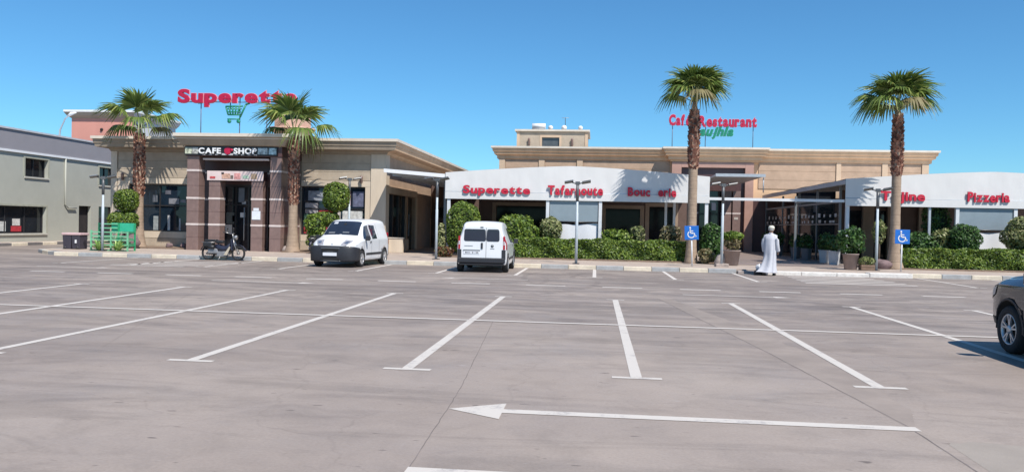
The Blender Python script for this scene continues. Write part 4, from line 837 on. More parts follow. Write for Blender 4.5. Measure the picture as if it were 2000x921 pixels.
def access_sign(label, x, y, zc, tilt, half=.27):
    t = thing('accessible_parking_sign', label, 'sign', (x, y, .15), 0, 'accessible parking signs'); t.rotation_euler = (0, tilt, 0)
    z = zc-.15
    m = MB(); m.tube([(0, 0, -.05), (0, 0, z+.1)], .03, 8); m.build('post', WHITE, t, world=False)
    m = MB(); m.box(-half, half, -.05, -.035, z-half, z+half); p_ = m.build('plate', SB, t, .004, world=False)
    s = half/.27; q = MB()
    def L(*pts, r=.022):
        for a, b in zip(pts[:-1], pts[1:]):
            a, b = Vector((a[0]*s, 0, a[1]*s)), Vector((b[0]*s, 0, b[1]*s)); d = (b-a); n = Vector((-d.z, 0, d.x)).normalized()*r*s
            q.prism([tuple(Vector((0, -.053, z))+v) for v in (a-n, b-n, b+n, a+n)], (0, -.004, 0))
    q.lathe([(.035*s, -.004), (.035*s, 0)], (-.06*s, -.053, z+.185*s), 12, 'Y')
    L((-.055, .14), (-.04, -.015)); L((-.04, -.01), (.09, -.015)); L((.085, -.005), (.135, -.14)); L((.13, -.14), (.18, -.125)); L((-.05, .07), (.06, .07), r=.016)
    arc = [(-.015+.13*math.cos(a), -.06+.13*math.sin(a)) for a in np.linspace(R(130), R(345), 15)]
    L(*arc, r=.018); q.build('wheelchair_symbol', WHITE, p_, world=False)
access_sign('blue accessible parking sign in front of the third palm', 3.78, 32.5, 1.465, R(-2.2)); access_sign('blue accessible parking sign in front of the fourth palm', 11.63, 32.6, 1.485, R(.5))
TERRA = mat('pot_clay', (.27, .205, .18), .85, .15, 5); POTW = mat('pot_white', (.50, .50, .50), .6, .1, 4); POTG = mat('pot_grey', (.16, .16, .17), .7, .12, 4)
def pot(label, x, y, r, h, pm, plant, lm, ph, pr, square=False, dens=230, kcore=.5):
    t = thing('potted_plant', label, 'potted plant', (x, y, .16))
    m = MB(); n = 4 if square else 16
    prof = [(r*.72, .16), (r*.76, .17), (r, .16+h*.93), (r*1.08, .16+h*.94), (r*1.08, .16+h), (r*.9, .16+h), (r*.88, .16+h-.06)]
    m.lathe(prof, (x, y, 0), n, 'Z', 0, not square); m.build('pot', pm, t)
    P, d = blob_points(int(dens*12*pr[0]*pr[2]), (x, y, .16+h+ph), pr, 2.1, .4, .15); V, F = leaves(P, d, .08, 1.0); o = link('foliage', fast_mesh('foliage', V, F, lm), t)
    m = MB(); m.tube([(x, y, .16+h-.08), (x+.03, y, .16+h+ph)], .025, 6); m.build('stem', BARK, t)
pot('potted shrub with pale stems in a clay pot left of the entrance', 5.6, 34.4, .34, .62, TERRA, 0, LC, .30, (.36, .34, .30))
_t = [o for o in COL.objects if o.get('label', '').startswith('potted shrub with pale')][0]; P, d = blob_points(420, (5.6, 34.4, 1.36), (.42, .4, .18), 2.1, .5, .1); V, F = leaves(P, d, .09, 1.0); link('flowering_top', fast_mesh('flowering_top', V, F, LY), _t)
pot('bushy dark potted plant in a tapered pot right of the entrance', 9.95, 33.2, .30, .62, TERRA, 0, LD, .50, (.50, .45, .52), dens=330)
for i, (y, lab, r, h, hh) in enumerate(((37.2, 'white square planter nearest the lamp post along the glass screen', .26, .62, .55), (38.6, 'white planter second along the glass screen', .28, .62, .6), (41.8, 'grey planter in the middle of the glass screen', .27, .62, .5), (43.9, 'grey planter by the second mullion of the glass screen', .27, .62, .5), (48.0, 'grey planter far along the glass screen', .28, .6, .6), (51.0, 'grey planter at the far end of the glass screen', .28, .6, .6))):
    pot(lab, 10.45-.02*i, y, r, h, POTW if i < 2 else POTG, 0, LD, hh*.6, (.32, .32, hh*.7), square=True)
bo = thing('wooden_planter', 'low wooden planter box with small flowers by the tapered pot', 'planter', (10.45, 33.0, .15))
m = MB()
for i in range(2): m.box(10.25, 10.75, 32.82, 32.86, .17+.11*i, .26+.11*i)
m.box(10.25, 10.75, 33.16, 33.2, .16, .37); m.box(10.25, 10.29, 32.861, 33.159, .16, .37); m.box(10.71, 10.75, 32.861, 33.159, .16, .37); m.build('planks', mat('weathered_wood', (.20, .13, .09), .9, .25, 6), bo)
P, d = blob_points(260, (10.5, 33.0, .5), (.28, .18, .16)); V, F = leaves(P, d, .07, 1.0); link('foliage', fast_mesh('foliage', V, F, LV), bo)
m = MB(); m.box(4.75, 5.25, 32.85, 33.35, .14, .27); tag(m.build('concrete_block', RK2, None, .02), 'rough concrete footing block at the lamp post left of the entrance', 'block')
# waste bin with pinkish lid
bn = thing('waste_bin', 'dark waste bin with pale pink lid left of the green rack', 'bin', (-23.1, 34.3, .15))
BNM = mat('bin_plastic', (.045, .04, .055), .5, .15, 5)
for a in (-23.40, -22.98):
    m = MB(); m.prism([(a+.02, 34.0, .16), (a+.37, 34.0, .16), (a+.40, 33.96, .76), (a, 33.96, .76)], (0, .55, 0)); m.build('body', BNM, bn, .02)
m = MB(); m.box(-23.44, -22.54, 33.93, 34.58, .765, .87); m.build('lid', mat('lid_pink', (.55, .38, .38), .6, .1, 4), bn, .03)
m = MB(); m.box(-22.8, -22.73, 33.94, 33.975, .42, .57); m.build('label_plate', WHITE, bn)
m = MB(); 
for x in (-23.3, -22.7): m.lathe([(.02, -.04), (.06, -.04), (.06, .04), (.02, .04)], (x, 34.0, .21), 10, 'Y')
m.build('wheels', FRAME, bn)
# green painted metal plant rack
gr = thing('plant_rack', 'bright green metal rack holding striped plants on the pavement corner', 'plant rack', (-20.8, 33.5, .15))
GR = mat('rack_green', (.03, .30, .13), .45, .14, 6); GRP = mat('rack_pale_green', (.17, .46, .27), .5, .14, 6)
def bar(mb, a, b, w=.03): mb.box(min(a[0], b[0])-w, max(a[0], b[0])+w, min(a[1], b[1])-w, max(a[1], b[1])+w, min(a[2], b[2])-w, max(a[2], b[2])+w)
for x in (-21.55, -20.65, -19.9):
    for y in (33.2, 33.75):
        m = MB(); bar(m, (x, y, .17), (x, y, 1.0 if (y < 33.5 and x < -21) else (.95 if y < 33.5 else 1.32))); m.build('upright', GRP if y < 33.5 else GR, gr)
for z in (.18, .40, .62, .78, .95):
    m = MB(); bar(m, (-21.50, 33.2, z), (-20.70, 33.2, z), .025); m.build('rail', GRP, gr)
    m = MB(); bar(m, (-20.60, 33.2, z), (-19.95, 33.2, z), .025); m.build('rail', GRP, gr)
for x in (-21.55, -19.9):
    for z in (.38, .62, .95): m = MB(); bar(m, (x, 33.25, z), (x, 33.7, z), .022); m.build('side_rail', GR, gr)
for z in (1.12, 1.3): m = MB(); bar(m, (-21.50, 33.75, z), (-20.68, 33.75, z), .025); m.build('rail', GRP, gr)
for z in (.30, .52): m = MB(); bar(m, (-21.45, 33.5, z), (-19.98, 33.5, z), .03); m.build('slat', GR, gr)
m = MB(); bar(m, (-21.45, 33.3, .78), (-20.72, 33.3, .78), .035); m.build('shelf_edge', GRP, gr)
m = MB(); m.box(-21.0, -19.9, 33.78, 33.82, .98, 1.35); m.build('back_board', mat('rack_board', (.04, .42, .25), .4, .1, 4), gr)
m = MB(); m.box(-21.5, -19.95, 33.3, 33.7, .66, .70); m.build('shelf', GR, gr)
m = MB(); m.box(-20.65, -19.92, 33.25, 33.7, .42, .46); m.build('shelf', GR, gr)
AG = leafmat('agave_stripe', [(.14, .30, .06), (.34, .52, .14), (.55, .60, .24), (.20, .38, .09)], .15)
for (cx, lab) in ((-21.1, 'yellow green striped agave in the left half of the green rack'), (-20.25, 'yellow green striped agave in the right half of the green rack')):
    V, F = [], []
    for i in range(56):
        a = i*2.4; L = random.uniform(.42, .72); el = R(random.uniform(25, 80)); o = np.array((math.cos(a), math.sin(a)*.5, 0)); s = np.array((-math.sin(a), math.cos(a), 0)); b = len(V)
        for t, w in ((0, .03), (.35, .05), (.7, .04), (1, .004)):
            p_ = np.array((cx, 33.08, .17)) + o*L*t*math.cos(el) + np.array((0, 0, 1))*(L*t*math.sin(el)-.18*t*t); V += [p_-s*w, p_+s*w]
        F += [(b+2*k, b+2*k+1, b+2*k+3, b+2*k+2) for k in range(3)]
    t = thing('agave', lab, 'plant', (cx, 33.08, .17)); link('leaves', fast_mesh('leaves', np.array(V), np.array(F), AG), t)

# ---------------------------------------------------------------- vehicles
def catmull(P, n):
    P = np.asarray(P, float); out = []
    Q = np.vstack([2*P[0]-P[1], P, 2*P[-1]-P[-2]])
    for i in range(1, len(Q)-2):
        for k in range(n):
            t = k/n; out.append(.5*((2*Q[i])+(-Q[i-1]+Q[i+1])*t+(2*Q[i-1]-5*Q[i]+4*Q[i+1]-Q[i+2])*t*t+(-Q[i-1]+3*Q[i]-3*Q[i+1]+Q[i+2])*t**3))
    out.append(Q[-2]); return np.array(out)
class Body:
    """lofted body: x runs from nose (0) to tail (L), z up, half ring bottom-centre -> side -> top-centre"""
    def __init__(s, st):
        s.st = np.asarray(st, float); s.xs = s.st[:, 0]
    def ring(s, x):
        q = [np.interp(x, s.xs, s.st[:, k]) for k in range(1, 6)]; zb, zt, wb, wm, wt = q; zs = min(.92, zt-.12)
        pts = [(0, zb), (wb*.55, zb), (wb*.92, zb+.01), (wb, zb+.09), (wm, zb+(zs-zb)*.45), (wm, zs-.03), (wm-.012, zs+(zt-zs)*.12), (wm+(wt-wm)*.62, zs+(zt-zs)*.55), (wt+.01, zt-min(.09, (zt-zs)*.35)), (wt-.07, zt-.012), (wt*.5, zt+.012), (0, zt+.018)]
        return catmull(pts, 3)
    def side_y(s, x, z):
        r = s.ring(x); h = len(r)
        k = np.argmax(r[:, 0]); lo = r[3:]; 
        zz = r[6:, 1]; yy = r[6:, 0]
        o = np.argsort(zz); return float(np.interp(z, zz[o], yy[o]))
    def top(s, x, f):
        """point on the roof/bonnet/screen, f in -1..1 across"""
        r = s.ring(x); n = len(r); lo = int(n*.78); seg = r[lo:]; u = 1-abs(f); i = u*(len(seg)-1); k = min(int(i), len(seg)-2); p = seg[k]+(seg[k+1]-seg[k])*(i-k)
        return (p[0]*(1 if f >= 0 else -1), p[1])
    def mesh(s, xs, mats):
        rings = [s.ring(x) for x in xs]; n = len(rings[0]); mb = MB(); V = []
        for x, r in zip(xs, rings):
            full = [(y, z) for y, z in r] + [(-y, z) for y, z in r[::-1][1:-1]]
            V += [(x, y, z) for y, z in full]
        m = 2*n-2; F = []
        for i in range(len(xs)-1):
            for k in range(m): F.append((i*m+k, i*m+(k+1) % m, (i+1)*m+(k+1) % m, (i+1)*m+k))
        F = [f[::-1] for f in F]
        mb.add(V, F, 0, True); mb.add([], [])
        mb.f += [tuple(range(m)), tuple((len(xs)-1)*m+k for k in range(m))[::-1]]; mb.m += [0, 0]; mb.sm += [False, False]
        me = mb.mesh('body', mats); bm = bmesh.new(); bm.from_mesh(me); bmesh.ops.remove_doubles(bm, verts=bm.verts, dist=1e-5); bmesh.ops.recalc_face_normals(bm, faces=bm.faces); bm.to_mesh(me); bm.free(); return me
def body_object(B, xs, root, paint, inner, axles, rw, track_in, cutw=.30):
    me = B.mesh(xs, [paint, inner]); o = bpy.data.objects.new('body', me); COL.objects.link(o)
    cuts = []
    for ax in axles:
        for sd in (-1, 1):
            c = MB(); c.lathe([(rw+.055, -.2), (rw+.055, .2)], (ax, sd*(track_in+.2), rw), 24, 'Y', 1, True); cm = c.mesh('cut', [paint, inner]); bm = bmesh.new(); bm.from_mesh(cm); bmesh.ops.recalc_face_normals(bm, faces=bm.faces); bm.to_mesh(cm); bm.free(); co = bpy.data.objects.new('cut', cm); COL.objects.link(co); cuts.append(co)
            b = o.modifiers.new('b', 'BOOLEAN'); b.operation = 'DIFFERENCE'; b.object = co; b.solver = 'EXACT'; b.use_self = True
    bpy.context.view_layer.update()
    nm = bpy.data.meshes.new_from_object(o.evaluated_get(bpy.context.evaluated_depsgraph_get()))
    bpy.data.objects.remove(o)
    for c in cuts: bpy.data.objects.remove(c)
    nm.name = 'body'
    return link('body', nm, root, 0, False)
def side_panel(B, corners, sd, off=.006, nx=6, nz=4):
    """bilinear quad given as (x,z) corners a b c d draped on the body side"""
    a, b, c, d = [np.array(p, float) for p in corners]; mb = MB()
    def fn(u, v):
        p = (1-u)*(1-v)*a+u*(1-v)*b+u*v*c+(1-u)*v*d; return (p[0], sd*(B.side_y(p[0], p[1])+off), p[1])
    mb.grid(fn, nx, nz); return mb
def top_panel(B, x0, x1, f0, f1, off=.008, nx=8, nf=10, trap=0):
    mb = MB()
    def fn(u, v):
        x = x0+(x1-x0)*u; f = f0+(f1-f0)*v; y, z = B.top(x, f); z1 = B.top(x+.01, f)[1]; s = (z1-z)/.01; n = Vector((-s, 0, 1)).normalized()
        return (x+n.x*off, y, z+n.z*off)
    mb.grid(fn, nx, nf); return mb
TYRE = mat('tyre_rubber', (.018, .018, .019), .85, .2, 8); RIM = mat('alloy_rim', (.55, .55, .56), .35, .08, 8, metal=.6); RIMD = mat('rim_shadow', (.03, .03, .03), .7)
def wheel(root, x, y, r, sd, spokes=6, w=.19, rim=RIM):
    t = bpy.data.objects.new('wheel', None); COL.objects.link(t); t.parent = root; t.location = (x, y, r)
    m = MB(); m.lathe([(r*.62, -w/2+.02), (r*.70, -w/2), (r*.93, -w/2), (r, -w/2+.03), (r, w/2-.03), (r*.93, w/2), (r*.70, w/2), (r*.62, w/2-.02)], n=32, axis='Y', cap=False); m.build('tyre', TYRE, t, world=False)
    m = MB(); o = sd*(w/2-.015)
    m.lathe([(r*.60, o-sd*.05), (r*.60, o-sd*.06)], n=24, axis='Y', m=1)
    ring = [(r*.615, o-sd*.03), (r*.66, o), (r*.63, o+sd*.012), (r*.585, o), (r*.585, o-sd*.04)]
    m.lathe(ring, n=32, axis='Y', cap=False)
    for k in range(spokes):
        a = 2*math.pi*k/spokes+.3; 
        for da in (-.14, .14):
            d = Vector((math.cos(a+da*.4), 0, math.sin(a+da*.4))); e = Vector((math.cos(a+da*1.3), 0, math.sin(a+da*1.3)))
            p0 = d*r*.14+Vector((0, o-sd*.012, 0)); p1 = e*r*.6+Vector((0, o-sd*.006, 0)); n = (p1-p0).normalized().cross(Vector((0, 1, 0)))
            m.obox((p0+p1)/2, (p1-p0)/2, n*r*.035, Vector((0, .012, 0)))
    m.lathe([(r*.17, o-sd*.03), (r*.17, o+sd*.008), (r*.05, o+sd*.012)], n=16, axis='Y')
    m.build('rim', [rim, RIMD], t, world=False)
VW = mat('van_white', (.72, .73, .74), .28, .03, 2); VBLK = mat('van_black_plastic', (.022, .023, .028), .55, .12, 8); VGL = glassmat('car_glass', (.02, .028, .045), .04); SEAM = mat('panel_gap', (.07, .07, .075), .8)
HLM = mat('headlamp_glass', (.30, .29, .31), .1, .25, 14); CHROME = mat('chrome_bright', (.7, .7, .7), .15, .1, 9, metal=.9)
LAMP = mat('lamp_clear', (.50, .52, .55), .12, .1, 9); REDL = mat('lamp_red', (.36, .012, .025), .2, .1, 9); PLATE = mat('number_plate', (.70, .71, .73), .5, .05, 9); INK = mat('plate_ink', (.03, .03, .05), .6); AMB = mat('grey_trim', (.16, .17, .18), .5)
UNDER = mat('underbody', (.012, .012, .012), .9)
VST = [(0.0, .30, .62, .36, .42, .38), (.05, .25, .74, .54, .58, .50), (.16, .22, .84, .68, .71, .61), (.38, .21, .94, .785, .81, .70), (.66, .21, 1.03, .83, .85, .725), (.86, .21, 1.10, .84, .858, .71), (1.0, .21, 1.22, .84, .858, .69), (1.25, .21, 1.43, .84, .858, .655), (1.48, .21, 1.59, .84, .858, .635), (1.70, .21, 1.665, .84, .858, .63), (2.1, .21, 1.70, .84, .858, .635), (2.8, .21, 1.715, .84, .858, .64), (3.4, .22, 1.70, .835, .852, .64), (3.7, .24, 1.665, .825, .84, .63), (3.82, .27, 1.60, .80, .82, .61), (3.86, .30, 1.52, .78, .80, .58)]
def make_van(label, loc, rz):
    t = thing('white_van', label, 'van', loc, rz, 'small white vans parked at the kerb'); B = Body(VST); L = 3.86; r = .305
    xs = list(np.concatenate([np.linspace(0, .16, 5), np.linspace(.22, .86, 7), np.linspace(.93, 1.75, 9), np.linspace(1.9, 3.4, 9), np.linspace(3.5, 3.86, 7)]))
    body_object(B, xs, t, VW, UNDER, (.78, 3.29), r, .60)
    for x in (.78, 3.29):
        for sd in (-1, 1): wheel(t, x, sd*.772, r, sd, 7)
    P = lambda nm, mb, m: mb.build(nm, m, t, world=False)
    P('windscreen', top_panel(B, .90, 1.53, -.92, .92, .01), VGL)
    for sd in (-1, 1):
        sw = side_panel(B, [(1.02, 1.0), (1.72, .99), (1.72, 1.5), (1.42, 1.46)], sd); P('side_window', sw, VGL)
        P('side_window', side_panel(B, [(1.86, .99), (2.40, 1.01), (2.42, 1.49), (1.86, 1.51)], sd), VGL)
        P('door_gap', side_panel(B, [(1.775, .32), (1.79, .32), (1.81, 1.55), (1.795, 1.55)], sd, .003, 1, 8), SEAM)
        P('door_gap', side_panel(B, [(.98, .55), (.993, .55), (.98, .98), (.967, .98)], sd, .003, 1, 6), SEAM)
        P('door_gap', side_panel(B, [(2.62, .32), (2.633, .32), (2.6, 1.55), (2.587, 1.55)], sd, .003, 1, 8), SEAM)
        P('rub_strip', side_panel(B, [(1.2, .42), (2.9, .42), (2.9, .50), (1.2, .50)], sd, .012, 10, 2), VBLK)
        P('door_handle', side_panel(B, [(1.6, .86), (1.72, .86), (1.72, .91), (1.6, .91)], sd, .018, 2, 2), VBLK)
        mi = MB(); mi.obox((1.12, sd*.95, 1.03), (.045, 0, 0), (0, .075, 0), (0, 0, .085)); mi.tube([(1.14, sd*.84, .97), (1.13, sd*.92, .99)], .025, 6); mo = mi.build('door_mirror', VBLK, t, .02, world=False)
        hl = MB(); hl.grid(lambda u, v: ((.10+.30*u), sd*(B.side_y(.10+.30*u, .70+.16*v+.06*u)-.10*(1-u)*1.0+.012-.0*v), .70+.13*v+.07*u), 5, 4); P('headlight', hl, LAMP)
        h2 = top_panel(B, .09, .40, .50*sd, .99*sd, .012, 5, 5); h_ = P('headlight', h2, HLM); h3 = top_panel(B, .15, .30, .62*sd, .86*sd, .016, 4, 4); h3.build('bulb_reflector', CHROME, h_, world=False)
        P('tail_light', side_panel(B, [(3.70, .78), (3.83, .78), (3.83, 1.22), (3.74, 1.26)], sd, .012, 3, 5), REDL)
        tl = MB(); tl.box(3.845, 3.872, min(sd*.72, sd*.79), max(sd*.72, sd*.79), .78, 1.22); ob = tl.build('tail_light', REDL, t, .008, world=False)
        q = MB(); q.box(3.872, 3.876, min(sd*.735, sd*.775), max(sd*.735, sd*.775), .93, 1.06); q.build('reflector', LAMP, ob, world=False)
        rc = MB(); rc.box(3.80, 3.875, min(sd*.68, sd*.81), max(sd*.68, sd*.81), .46, .77); P('corner_bumper', rc, VBLK)
    # front bumper: a slightly larger copy of the nose surface below the bonnet
    fb = MB()
    def bump(u, v):
        th = (u-.5)*2; a = abs(th)**1.0; z = .20+.04*abs(th)**3+(.56-.12*abs(th)**3)*v; bul = math.sin(v*math.pi)*.035*(1-abs(th)**3)
        x = .55*abs(th)**2.6; yy = (1-abs(1-abs(th))**1.9)*.87; yy = math.sin(abs(th)*math.pi/2)**.85*.852
        x = -.03+.10*abs(th)**2+.46*(abs(th)**3.6)-bul; return (x, (1 if th > 0 else -1)*yy, z)
    fb.grid(bump, 26, 8); fo = fb.build('front_bumper', VBLK, t, world=False); so = fo.modifiers.new('s', 'SOLIDIFY'); so.thickness = .03; so.offset = -1
    q = MB(); q.box(-.115, -.03, -.30, .30, .57, .66); q.build('grille', UNDER, fo, .008, world=False)
    q = MB(); q.box(-.10, -.03, -.34, .34, .26, .35); q.build('lower_grille', UNDER, fo, .008, world=False)
    q = MB(); q.box(-.125, -.06, -.25, .25, .41, .52); pl = q.build('number_plate', PLATE, fo, .003, world=False)
    for sd in (-1, 1): q = MB(); q.lathe([(.05, -.03), (.06, .03)], (.10, sd*.62, .50), 12, 'X'); q.build('fog_lamp', LAMP, fo, world=False)
    for z_ in (.545, .675, .235): q = MB(); q.tube([(.0, -.5, z_), (-.075, -.3, z_), (-.108, 0, z_+.006), (-.075, .3, z_), (.0, .5, z_)], .012, 6); q.build('bumper_trim', AMB, fo, world=False)
    for (a_, b_, c_, d_, m_) in ((1.36, 1.46, .40, .62, LAMP), (1.30, 1.40, -.06, .06, UNDER), (.96, 1.0, -.35, -.05, AMB), (.94, .99, .30, .62, AMB)): q = top_panel(B, a_, b_, c_, d_, .013, 2, 3); P('windscreen_sticker', q, m_)
    for sd in (-1, 1): q = top_panel(B, .885, .905, .05*sd, .8*sd, .016, 1, 6); P('wiper', q, VBLK)
    em = MB(); em.lathe([(.045, -.012), (.045, .012)], (.095, 0, .785), 14, 'X'); P('badge', em, AMB)
    # tail
    rb_ = MB(); rb_.box(3.80, 3.93, -.80, .80, .32, .50); rb_.box(3.78, 3.90, -.76, .76, .24, .32); P('rear_bumper', rb_, VBLK).modifiers.new('b', 'BEVEL').width = .03
    for (a, b, nm) in ((-.60, .14, 'rear_window'), (.16, .60, 'rear_window')):
        q = MB(); q.prism([(3.858, y_, z_) for y_, z_ in ((a+.05, 1.05), (b-.05, 1.05), (b-.015, 1.07), (b, 1.11), (b-.012, 1.40), (b-.03, 1.44), (b-.07, 1.455), (a+.07, 1.455), (a+.03, 1.44), (a+.012, 1.40), (a, 1.11), (a+.015, 1.07))], (.01, 0, 0)); P(nm, q, VGL)
    q = MB(); q.box(3.858, 3.864, .144, .156, .50, 1.5); P('door_gap', q, SEAM)
    q = MB(); q.box(3.862, 3.885, -.02, .04, .80, 1.0); P('rear_handle', q, VBLK)
    q = MB(); q.box(3.860, 3.872, -.60, -.07, .62, .72); pl = P('number_plate', q, PLATE)
    for k, (a, w) in enumerate(((.12, .03), (.16, .02), (.20, .03), (.25, .02), (.31, .01), (.36, .035), (.44, .012), (.48, .03), (.53, .03))): q = MB(); q.box(3.8725, 3.874, a-.67, a+w-.67, .645, .695); q.build('plate_mark', INK, pl, world=False)
    q = MB(); q.box(3.860, 3.88, -.62, -.05, .735, .765); P('plate_lamp_strip', q, AMB)
    q = MB(); q.lathe([(.05, 0), (.05, .01)], (3.862, .36, .90), 14, 'X'); P('badge', q, AMB)
    q = MB(); q.box(3.862, 3.868, .29, .43, .80, .815); P('model_script', q, AMB)
    q = MB(); q.box(3.862, 3.868, -.58, -.30, .885, .90); P('model_script', q, AMB)
    q = MB(); q.box(3.80, 3.87, -.05, .05, 1.50, 1.535); P('brake_light', q, VBLK)
    return t
# body x axis runs nose -> tail
make_van('white panel van with black bumper parked facing the camera', (-9.2, 27.9, .0), R(86))
make_van('white panel van parked nose to the kerb showing its rear doors', (-3.88, 31.05, .0), R(-90+1.5))
# things left behind the windscreen, seen in the photograph
# dark grey car at the right edge
CG = mat('car_grey', (.052, .054, .062), .22, .06, 2, metal=.35); CST = [(0, .38, .60, .40, .50, .42), (.04, .31, .74, .60, .66, .55), (.12, .26, .86, .72, .77, .64), (.28, .23, .95, .80, .845, .70), (.5, .22, 1.005, .855, .885, .735), (.9, .22, 1.055, .875, .90, .74), (1.25, .22, 1.10, .875, .90, .72), (1.5, .22, 1.24, .875, .90, .69), (1.9, .22, 1.47, .875, .90, .64), (2.2, .22, 1.58, .875, .90, .61), (2.7, .22, 1.62, .875, .90, .61), (3.4, .22, 1.60, .875, .90, .60), (3.9, .24, 1.52, .86, .89, .58), (4.15, .28, 1.30, .83, .86, .56), (4.28, .34, .95, .78, .80, .6)]
for m_, w_ in ((CG, .9), (VW, .5)): m_.node_tree.nodes['Principled BSDF'].inputs['Coat Weight'].default_value = w_
ct = thing('grey_car', 'dark grey car with silver alloy wheel cut off by the right edge', 'car', (6.535, 12.64, 0), R(-90)); CST = [(q_[0], q_[1], q_[2]+(.04 if .2 < q_[0] < 2 else 0)) + q_[3:] for q_ in CST]; B = Body(CST)
body_object(B, list(np.concatenate([np.linspace(0, .18, 7), np.linspace(.25, 1.25, 12), np.linspace(1.32, 2.2, 9), np.linspace(2.4, 4.28, 14)])), ct, CG, UNDER, (.83, 3.45), .335, .60)
for x in (.83, 3.45):
    for sd in (-1, 1): wheel(ct, x, sd*.795, .325, sd, 5, .21)
top_panel(B, 1.32, 2.08, -.92, .92, .008).build('windscreen', VGL, ct, world=False)
for sd in (-1, 1):
    side_panel(B, [(1.62, 1.02), (2.75, 1.0), (2.72, 1.46), (2.12, 1.45)], sd).build('side_window', VGL, ct, world=False)
    side_panel(B, [(2.84, 1.0), (3.7, 1.03), (3.5, 1.42), (2.81, 1.46)], sd).build('side_window', VGL, ct, world=False)
    for a, b in ((1.30, 1.34), (2.79, 2.80), (3.62, 3.40)): side_panel(B, [(a, .4), (a+.012, .4), (b+.012, .98), (b, .98)], sd, .002, 1, 6).build('door_gap', UNDER, ct, world=False)
    m = MB(); m.obox((1.72, sd*1.02, 1.06), (.07, 0, 0), (0, .11, 0), (0, 0, .075)); m.tube([(1.72, sd*.86, 1.0), (1.72, sd*.96, 1.03)], .03, 6); m.build('door_mirror', CG, ct, .03, world=False)
    side_panel(B, [(.10, .68), (.40, .78), (.46, .90), (.14, .82)], sd, .010, 6, 5).build('headlight', HLM, ct, world=False)
    top_panel(B, .09, .26, .6*sd, .97*sd, .01, 5, 5).build('headlight', HLM, ct, world=False)
    side_panel(B, [(.02, .36), (.42, .36), (.40, .46), (.03, .46)], sd, .008, 5, 2).build('bumper_corner', VBLK, ct, world=False)
    side_panel(B, [(1.2, .28), (3.05, .28), (3.05, .40), (1.2, .40)], sd, .012, 8, 2).build('sill_trim', VBLK, ct, world=False)
    m = MB(); rw = .388
    for k in range(15):
        a = R(-5+190*k/14)
        p0 = (.83+rw*math.cos(a), .335+rw*math.sin(a)); p1 = (.83+(rw+.028)*math.cos(a), .335+(rw+.028)*math.sin(a))
        y = max(B.side_y(p1[0], max(p1[1], .42)), .80); m.v += [(p0[0], sd*(y-.0), p0[1]), (p0[0], sd*(y+.018), p0[1]), (p1[0], sd*(y+.008), p1[1])]
    n = len(m.v)//3
    for k in range(n-1): m.f += [(3*k, 3*k+1, 3*k+4, 3*k+3), (3*k+1, 3*k+2, 3*k+5, 3*k+4)]; m.m += [0, 0]; m.sm += [True, True]
    m.build('wheel_arch_lip', VBLK, ct, world=False)
m = MB(); m.box(-.015, .03, -.5, .5, .42, .6); m.build('grille', VBLK, ct, .01, world=False)
top_panel(B, 3.93, 4.20, -.9, .9, .01).build('rear_window', VGL, ct, world=False)
for sd in (-1, 1): side_panel(B, [(3.98, .72), (4.24, .70), (4.2, .90), (3.95, .93)], sd, .012, 4, 3).build('tail_light', REDL, ct, world=False)
m = MB(); m.box(4.285, 4.30, -.26, .26, .66, .77); m.build('number_plate', PLATE, ct, .004, world=False)
m = MB(); m.box(4.24, 4.32, -.8, .8, .36, .62); m.build('rear_bumper', CG, ct, .02, world=False)
